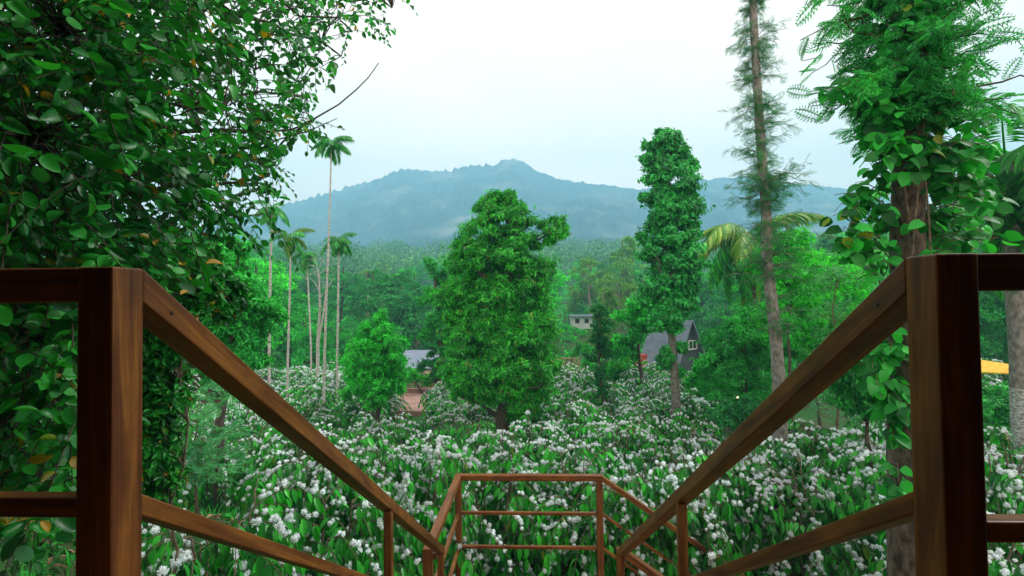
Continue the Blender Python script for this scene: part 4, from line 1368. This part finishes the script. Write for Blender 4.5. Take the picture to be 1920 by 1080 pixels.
# shed with the metal roof
M_ROOF = surfmat("metal_roof", (0.16, 0.21, 0.29), (0.22, 0.28, 0.37), 1.2, .45, 0.05, (1, 6, 1), metal=.0, spec=.5)
x0, y0, z0 = spot(815, 34)
z0 = -7.4
sh = thing("shed", "low open shed with a grey blue metal roof behind the young tree", "shed", (x0, y0, z0))
ze = float(at(800, 688, 33)[2]) - z0; zr = float(at(800, 655, 36)[2]) - z0
wx = 2.6
g = Geo()
g.add([(-wx, -1.6, ze), (wx, -1.6, ze), (wx, 1.6, zr), (-wx, 1.6, zr), (-wx, -1.6, ze - .06), (wx, -1.6, ze - .06), (wx, 1.6, zr - .06), (-wx, 1.6, zr - .06)],
      [(0, 1, 2, 3), (7, 6, 5, 4), (0, 4, 5, 1), (2, 6, 7, 3), (0, 3, 7, 4), (1, 5, 6, 2)])
for k in range(26):
    xk = -wx + .1 + k * (2 * wx - .2) / 25
    g.add([(xk - .02, -1.6, ze + .004), (xk + .02, -1.6, ze + .004), (xk + .02, 1.6, zr + .004), (xk - .02, 1.6, zr + .004), (xk, -1.6, ze + .03), (xk, 1.6, zr + .03)], [(0, 4, 5, 3)])
    g.add([(xk + .02, -1.6, ze + .004), (xk + .02, 1.6, zr + .004), (xk, 1.6, zr + .03), (xk, -1.6, ze + .03)], [(0, 1, 2, 3)])
g.obj("roof", M_ROOF, sh)
M_CREAM = surfmat("cream_plaster", (0.55, 0.47, 0.33), (0.66, 0.57, 0.42), 3, .9, .1)
M_DARKW = plain("dark_opening", (0.03, 0.03, 0.03), .8)
g = Geo(); box(g, (0, -1.45, ze - .28), (2 * wx - .3, .1, .22)); g.obj("fascia", M_CREAM, sh)
g = Geo(); box(g, (0, 1.4, (zr - .1) / 2), (2 * wx - .3, .12, zr - .15)); g.obj("wall", M_CREAM, sh)
for x in (-wx + .25, 0, wx - .25):
    g = Geo(); box(g, (x, -1.45, (ze - .4) / 2), (.14, .14, ze - .4)); g.obj("post", WOOD, sh)
# court
M_COURT = surfmat("pink_paving", (0.36, 0.20, 0.17), (0.48, 0.29, 0.25), 2.2, .8, .15)
cx, cy, _ = spot(825, 23.6)
ct = Geo(); zc = -5.1
box(ct, (cx, cy, zc - .3), (5.0, 4.2, .6)); box(ct, (cx, cy + 2.2, zc + .05), (5.0, .2, .35))
tag(ct.obj("paved_court", M_COURT), kind='structure')
# rustic fence
def rustic_fence(lab, pa, pb, D, top_y, ht, n, cross=True):
    a = at(pa, top_y, D); b = at(pb, top_y, D)
    gz = float(ground(a[0], a[1]))
    root = thing("wooden_fence", lab, "fence", (a[0], a[1], gz), "rustic wooden fences")
    o = np.array([a[0], a[1], gz])
    g = Geo(); tube(g, np.array([a, b]) - o, .05, 6); g.obj("top_rail", MW, root)
    g = Geo(); tube(g, np.array([a, b]) - o - [0, 0, ht], .04, 6); g.obj("lower_rail", MW, root)
    for k in range(n + 1):
        p = a + (b - a) * k / n
        g = Geo(); tube(g, np.array([p - [0, 0, p[2] - gz], p]) - o, .045, 6); g.obj("post", MW, root)
        if k < n and cross:
            q = a + (b - a) * (k + 1) / n
            g = Geo(); tube(g, np.array([p - [0, 0, .05], q - [0, 0, ht]]) - o, .025, 5); tube(g, np.array([p - [0, 0, ht], q - [0, 0, .05]]) - o, .025, 5); g.obj("cross_brace", MW, root)
MW = surfmat("weathered_wood", (0.22, 0.13, 0.07), (0.45, 0.30, 0.18), 4, .8, .3)
rustic_fence("rustic cross braced wooden fence right of the central tree", 1020, 1086, 32, 672, .62, 7)
rustic_fence("rustic wooden fence behind the pink court, under the metal roof", 766, 880, 30, 716, .5, 9)

# A-frame cabin
x0, y0, z0 = spot(1262, 30)
apex = at(1290, 602, 30); 
z0 = float(at(1262, 735, 30)[2])
Hc = apex[2] - z0
ca = thing("a_frame_cabin", "dark grey A-frame cabin with a small white framed window behind the leafy column", "cabin", (apex[0], apex[1], z0))
o = np.array([apex[0], apex[1], z0])
M_SLATE = surfmat("grey_sheet_roof", (0.11, 0.14, 0.18), (0.17, 0.21, 0.26), 2.0, .6, .15, (1, 1, 1))
M_GABLE = surfmat("dark_gable", (0.045, 0.055, 0.065), (0.085, 0.10, 0.115), 3.0, .7, .2, (1, 1, 4))
ang = math.radians(38)      # gable normal turned to the right of the camera
ax = np.array([math.cos(ang), math.sin(ang), 0])      # along gable width (screen right and away)
dp = np.array([-math.sin(ang), math.cos(ang), 0])     # depth direction, away
hw = Hc * .55; Ld = 2.7
A = lambda u, v, z: ax * u + dp * v + np.array([0, 0, z])
g = Geo()
ov = .35
for s in (-1, 1):
    V = [A(0, -ov, Hc), A(0, Ld, Hc), A(s * hw, Ld, 0), A(s * hw, -ov, 0)]
    V += [v + A(s * .08, 0, .06) for v in V]
    F = [(0, 1, 2, 3), (7, 6, 5, 4), (0, 3, 7, 4), (1, 5, 6, 2), (0, 4, 5, 1), (3, 2, 6, 7)]
    g.add(V, F)
g.obj("roof", M_SLATE, ca)
g = Geo(); g.add([A(-hw + .06, 0, 0), A(hw - .06, 0, 0), A(0, 0, Hc - .06)], [(0, 1, 2)])
g.add([A(-hw + .06, Ld - .1, 0), A(hw - .06, Ld - .1, 0), A(0, Ld - .1, Hc - .06)], [(0, 1, 2)]); g.obj("gable_wall", M_GABLE, ca)
M_WHITE = plain("white_frame", (0.75, 0.75, 0.72), .5)
M_GLASS = plain("dark_glass", (0.02, 0.05, 0.03), .08, .6)
wc = A(.35, -.05, Hc * .64)
def wbox(u, z, wu, wz, t=.06):
    V = [A(u + a * wu / 2, -.02 - t * (b > 0), z + c * wz / 2) for a in (-1, 1) for b in (-1, 1) for c in (-1, 1)]
    return V, [(0, 1, 3, 2), (4, 6, 7, 5), (0, 4, 5, 1), (2, 3, 7, 6), (0, 2, 6, 4), (1, 5, 7, 3)]
uz = Hc * .66
wr = Geo(); wr.add(*wbox(.35, uz, .82, .48, .03)); win = wr.obj("window", M_GLASS, ca)
fr_ = Geo()
for (u, z, wu, wz) in ((.35, uz + .27, .92, .06), (.35, uz - .27, .92, .06), (-.08, uz, .06, .48), (.78, uz, .06, .48), (.35, uz, .03, .48)):
    fr_.add(*wbox(u, z, wu, wz, .08))
fr_.obj("frame", M_WHITE, win)
M_RED = surfmat("red_boards", (0.30, 0.03, 0.025), (0.42, 0.07, 0.05), 5, .7, .2)
dg = Geo(); 
dc = at(1203, 678, 29.5) - o
box(dg, dc, (.55, .4, .9), .5)
dg.obj("door_canopy", M_RED, ca)

# far white house
xh, yh, zh = spot(1094, 62)
hz_ = float(at(1094, 607, 62)[2])
wh = thing("white_house", "small far white house seen between the trees right of the central tree", "house", (xh, yh, zh))
hh0 = hz_ - zh
g = Geo(); box(g, (0, 0, hh0 / 2 + .5), (3.4, 3, max(.2, hh0) + 1.0)); g.obj("wall", surfmat("white_wall", (0.62, 0.64, 0.68), (0.78, 0.78, 0.8), 2, .8, .05), wh)
g = Geo(); box(g, (0, -.2, hh0 + 1.08), (3.9, 3.8, .14)); g.obj("roof", M_ROOF, wh)
for x in (-1.0, .2, 1.2):
    g = Geo(); box(g, (x, -1.51, hh0 + .45), (.55, .04, .6)); g.obj("window", M_DARKW, wh)

# parasol far right
xp, yp, zp = spot(1822, 20)
pa_ = thing("parasol", "yellow and orange parasol seen between the right post and the lime washed palm", "parasol", (xp, yp, zp))
o = np.array([xp, yp, zp])
zt = at(1822, 672, 20)[2] - zp; zb = at(1905, 685, 20)[2] - zp
Rr = 1.9
M_PARA = surfmat("parasol_cloth", (0.55, 0.22, 0.03), (0.75, 0.50, 0.04), 16, .8, .2, (1, 1, 4), lo=.42, hi=.5)
g = Geo()
for k in range(8):
    a0, a1 = k * math.pi / 4, (k + 1) * math.pi / 4
    g.add([(0, 0, zt), (Rr * math.cos(a0), Rr * math.sin(a0), zb), (Rr * math.cos(a1), Rr * math.sin(a1), zb)], [(0, 1, 2)])
    g.add([(Rr * math.cos(a0), Rr * math.sin(a0), zb), (Rr * math.cos(a1), Rr * math.sin(a1), zb), (Rr * math.cos(a1), Rr * math.sin(a1), zb - .05), (Rr * math.cos(a0), Rr * math.sin(a0), zb - .05)], [(0, 1, 2, 3)])
g.obj("canopy", M_PARA, pa_)
g = Geo(); tube(g, [(0, 0, 0), (0, 0, zt + .06)], .025, 8); g.obj("pole", MW, pa_)

# garden lamps
def lamp(px, py, D, lab, r):
    p = at(px, py, D); gz = float(ground(p[0], p[1]))
    root = thing("garden_lamp", lab, "lamp", (p[0], p[1], gz), "glowing globe lamps")
    g = Geo(); tube(g, [(0, 0, 0), (0, 0, p[2] - gz - r)], .02, 6); g.obj("post", M_DARKW, root)
    V, F = ico(r, 2); g = Geo(); g.add(V + [0, 0, p[2] - gz], F, True)
    g.obj("globe", plain("lit_globe", (.9, .8, .6), .4, .3, 0, (1, .80, .45), 1.3), root)
lamp(1383, 745, 13.0, "small glowing globe lamp among the bushes left of the right rail", .025)
lamp(853, 698, 21.0, "small glowing globe lamp by the shed, left of the central tree", .05)

# ------------------------------------------------------------------ ground cover
rng = np.random.default_rng(101)
g = Geo()
n = 26000
x = rng.uniform(-11, -1.2, n); y = rng.uniform(1.5, 12, n)
patch = np.sin(x * 1.9 + 2 * np.sin(y * 1.1)) + np.sin(y * 2.3 + x)
m = patch > -.2
x, y = x[m], y[m]
P = np.stack([x, y, ground(x, y)], 1)
T = (np.array([(-.06, 0, 0), (.06, 0, 0), (.03, .6, .08), (0, 1, .3)], float), np.array([(0, 1, 2), (0, 2, 3)]))
d = nrm(rng.normal(size=P.shape) * [.5, .5, .1] + [0, 0, .8])
scatter(g, T, P, d, rdir(len(P)), rng.uniform(.08, .26, len(P)))
k = rng.random(len(P)) < .35
scatter(g, LEAF, P[k] + [0, 0, .06], rdir(k.sum()) * [1, 1, .4], rdir(k.sum()) * .4 + [0, 0, 1], rng.uniform(.05, .12, k.sum()))
tag(g.obj("grass", M_GRASS), "grass and low weeds on the shaded slope left of the stairs", "grass", kind='stuff')
g = Geo()
n = 16000
x = rng.uniform(-10, 8, n); y = rng.uniform(1.5, 14, n)
P = np.stack([x, y, ground(x, y) + .02], 1)
scatter(g, LEAF, P, rdir(n) * [1, 1, .25], rdir(n) * .5 + [0, 0, 1], rng.uniform(.07, .16, n))
tag(g.obj("leaf_litter", M_LITTER), "dry brown leaf litter on the soil under the coffee", "leaf litter", kind='stuff')

# ------------------------------------------------------------------ air
hz = Geo()
box(hz, (0, 505, 165), (2700, 1250, 350))
ho = hz.obj("haze", plain("tmp", (1, 1, 1)))
mh, nh, outh = newmat("haze_air")
pv = nh.nodes.new('ShaderNodeVolumePrincipled')
pv.inputs['Color'].default_value = (0.34, 0.75, 1.0, 1)
pv.inputs['Density'].default_value = 0.0015
pv.inputs['Anisotropy'].default_value = 0.0
nh.links.new(pv.outputs[0], outh.inputs['Volume'])
ho.data.materials.clear(); ho.data.materials.append(mh)
tag(ho, "thin blue haze filling the valley", "haze", kind='stuff')
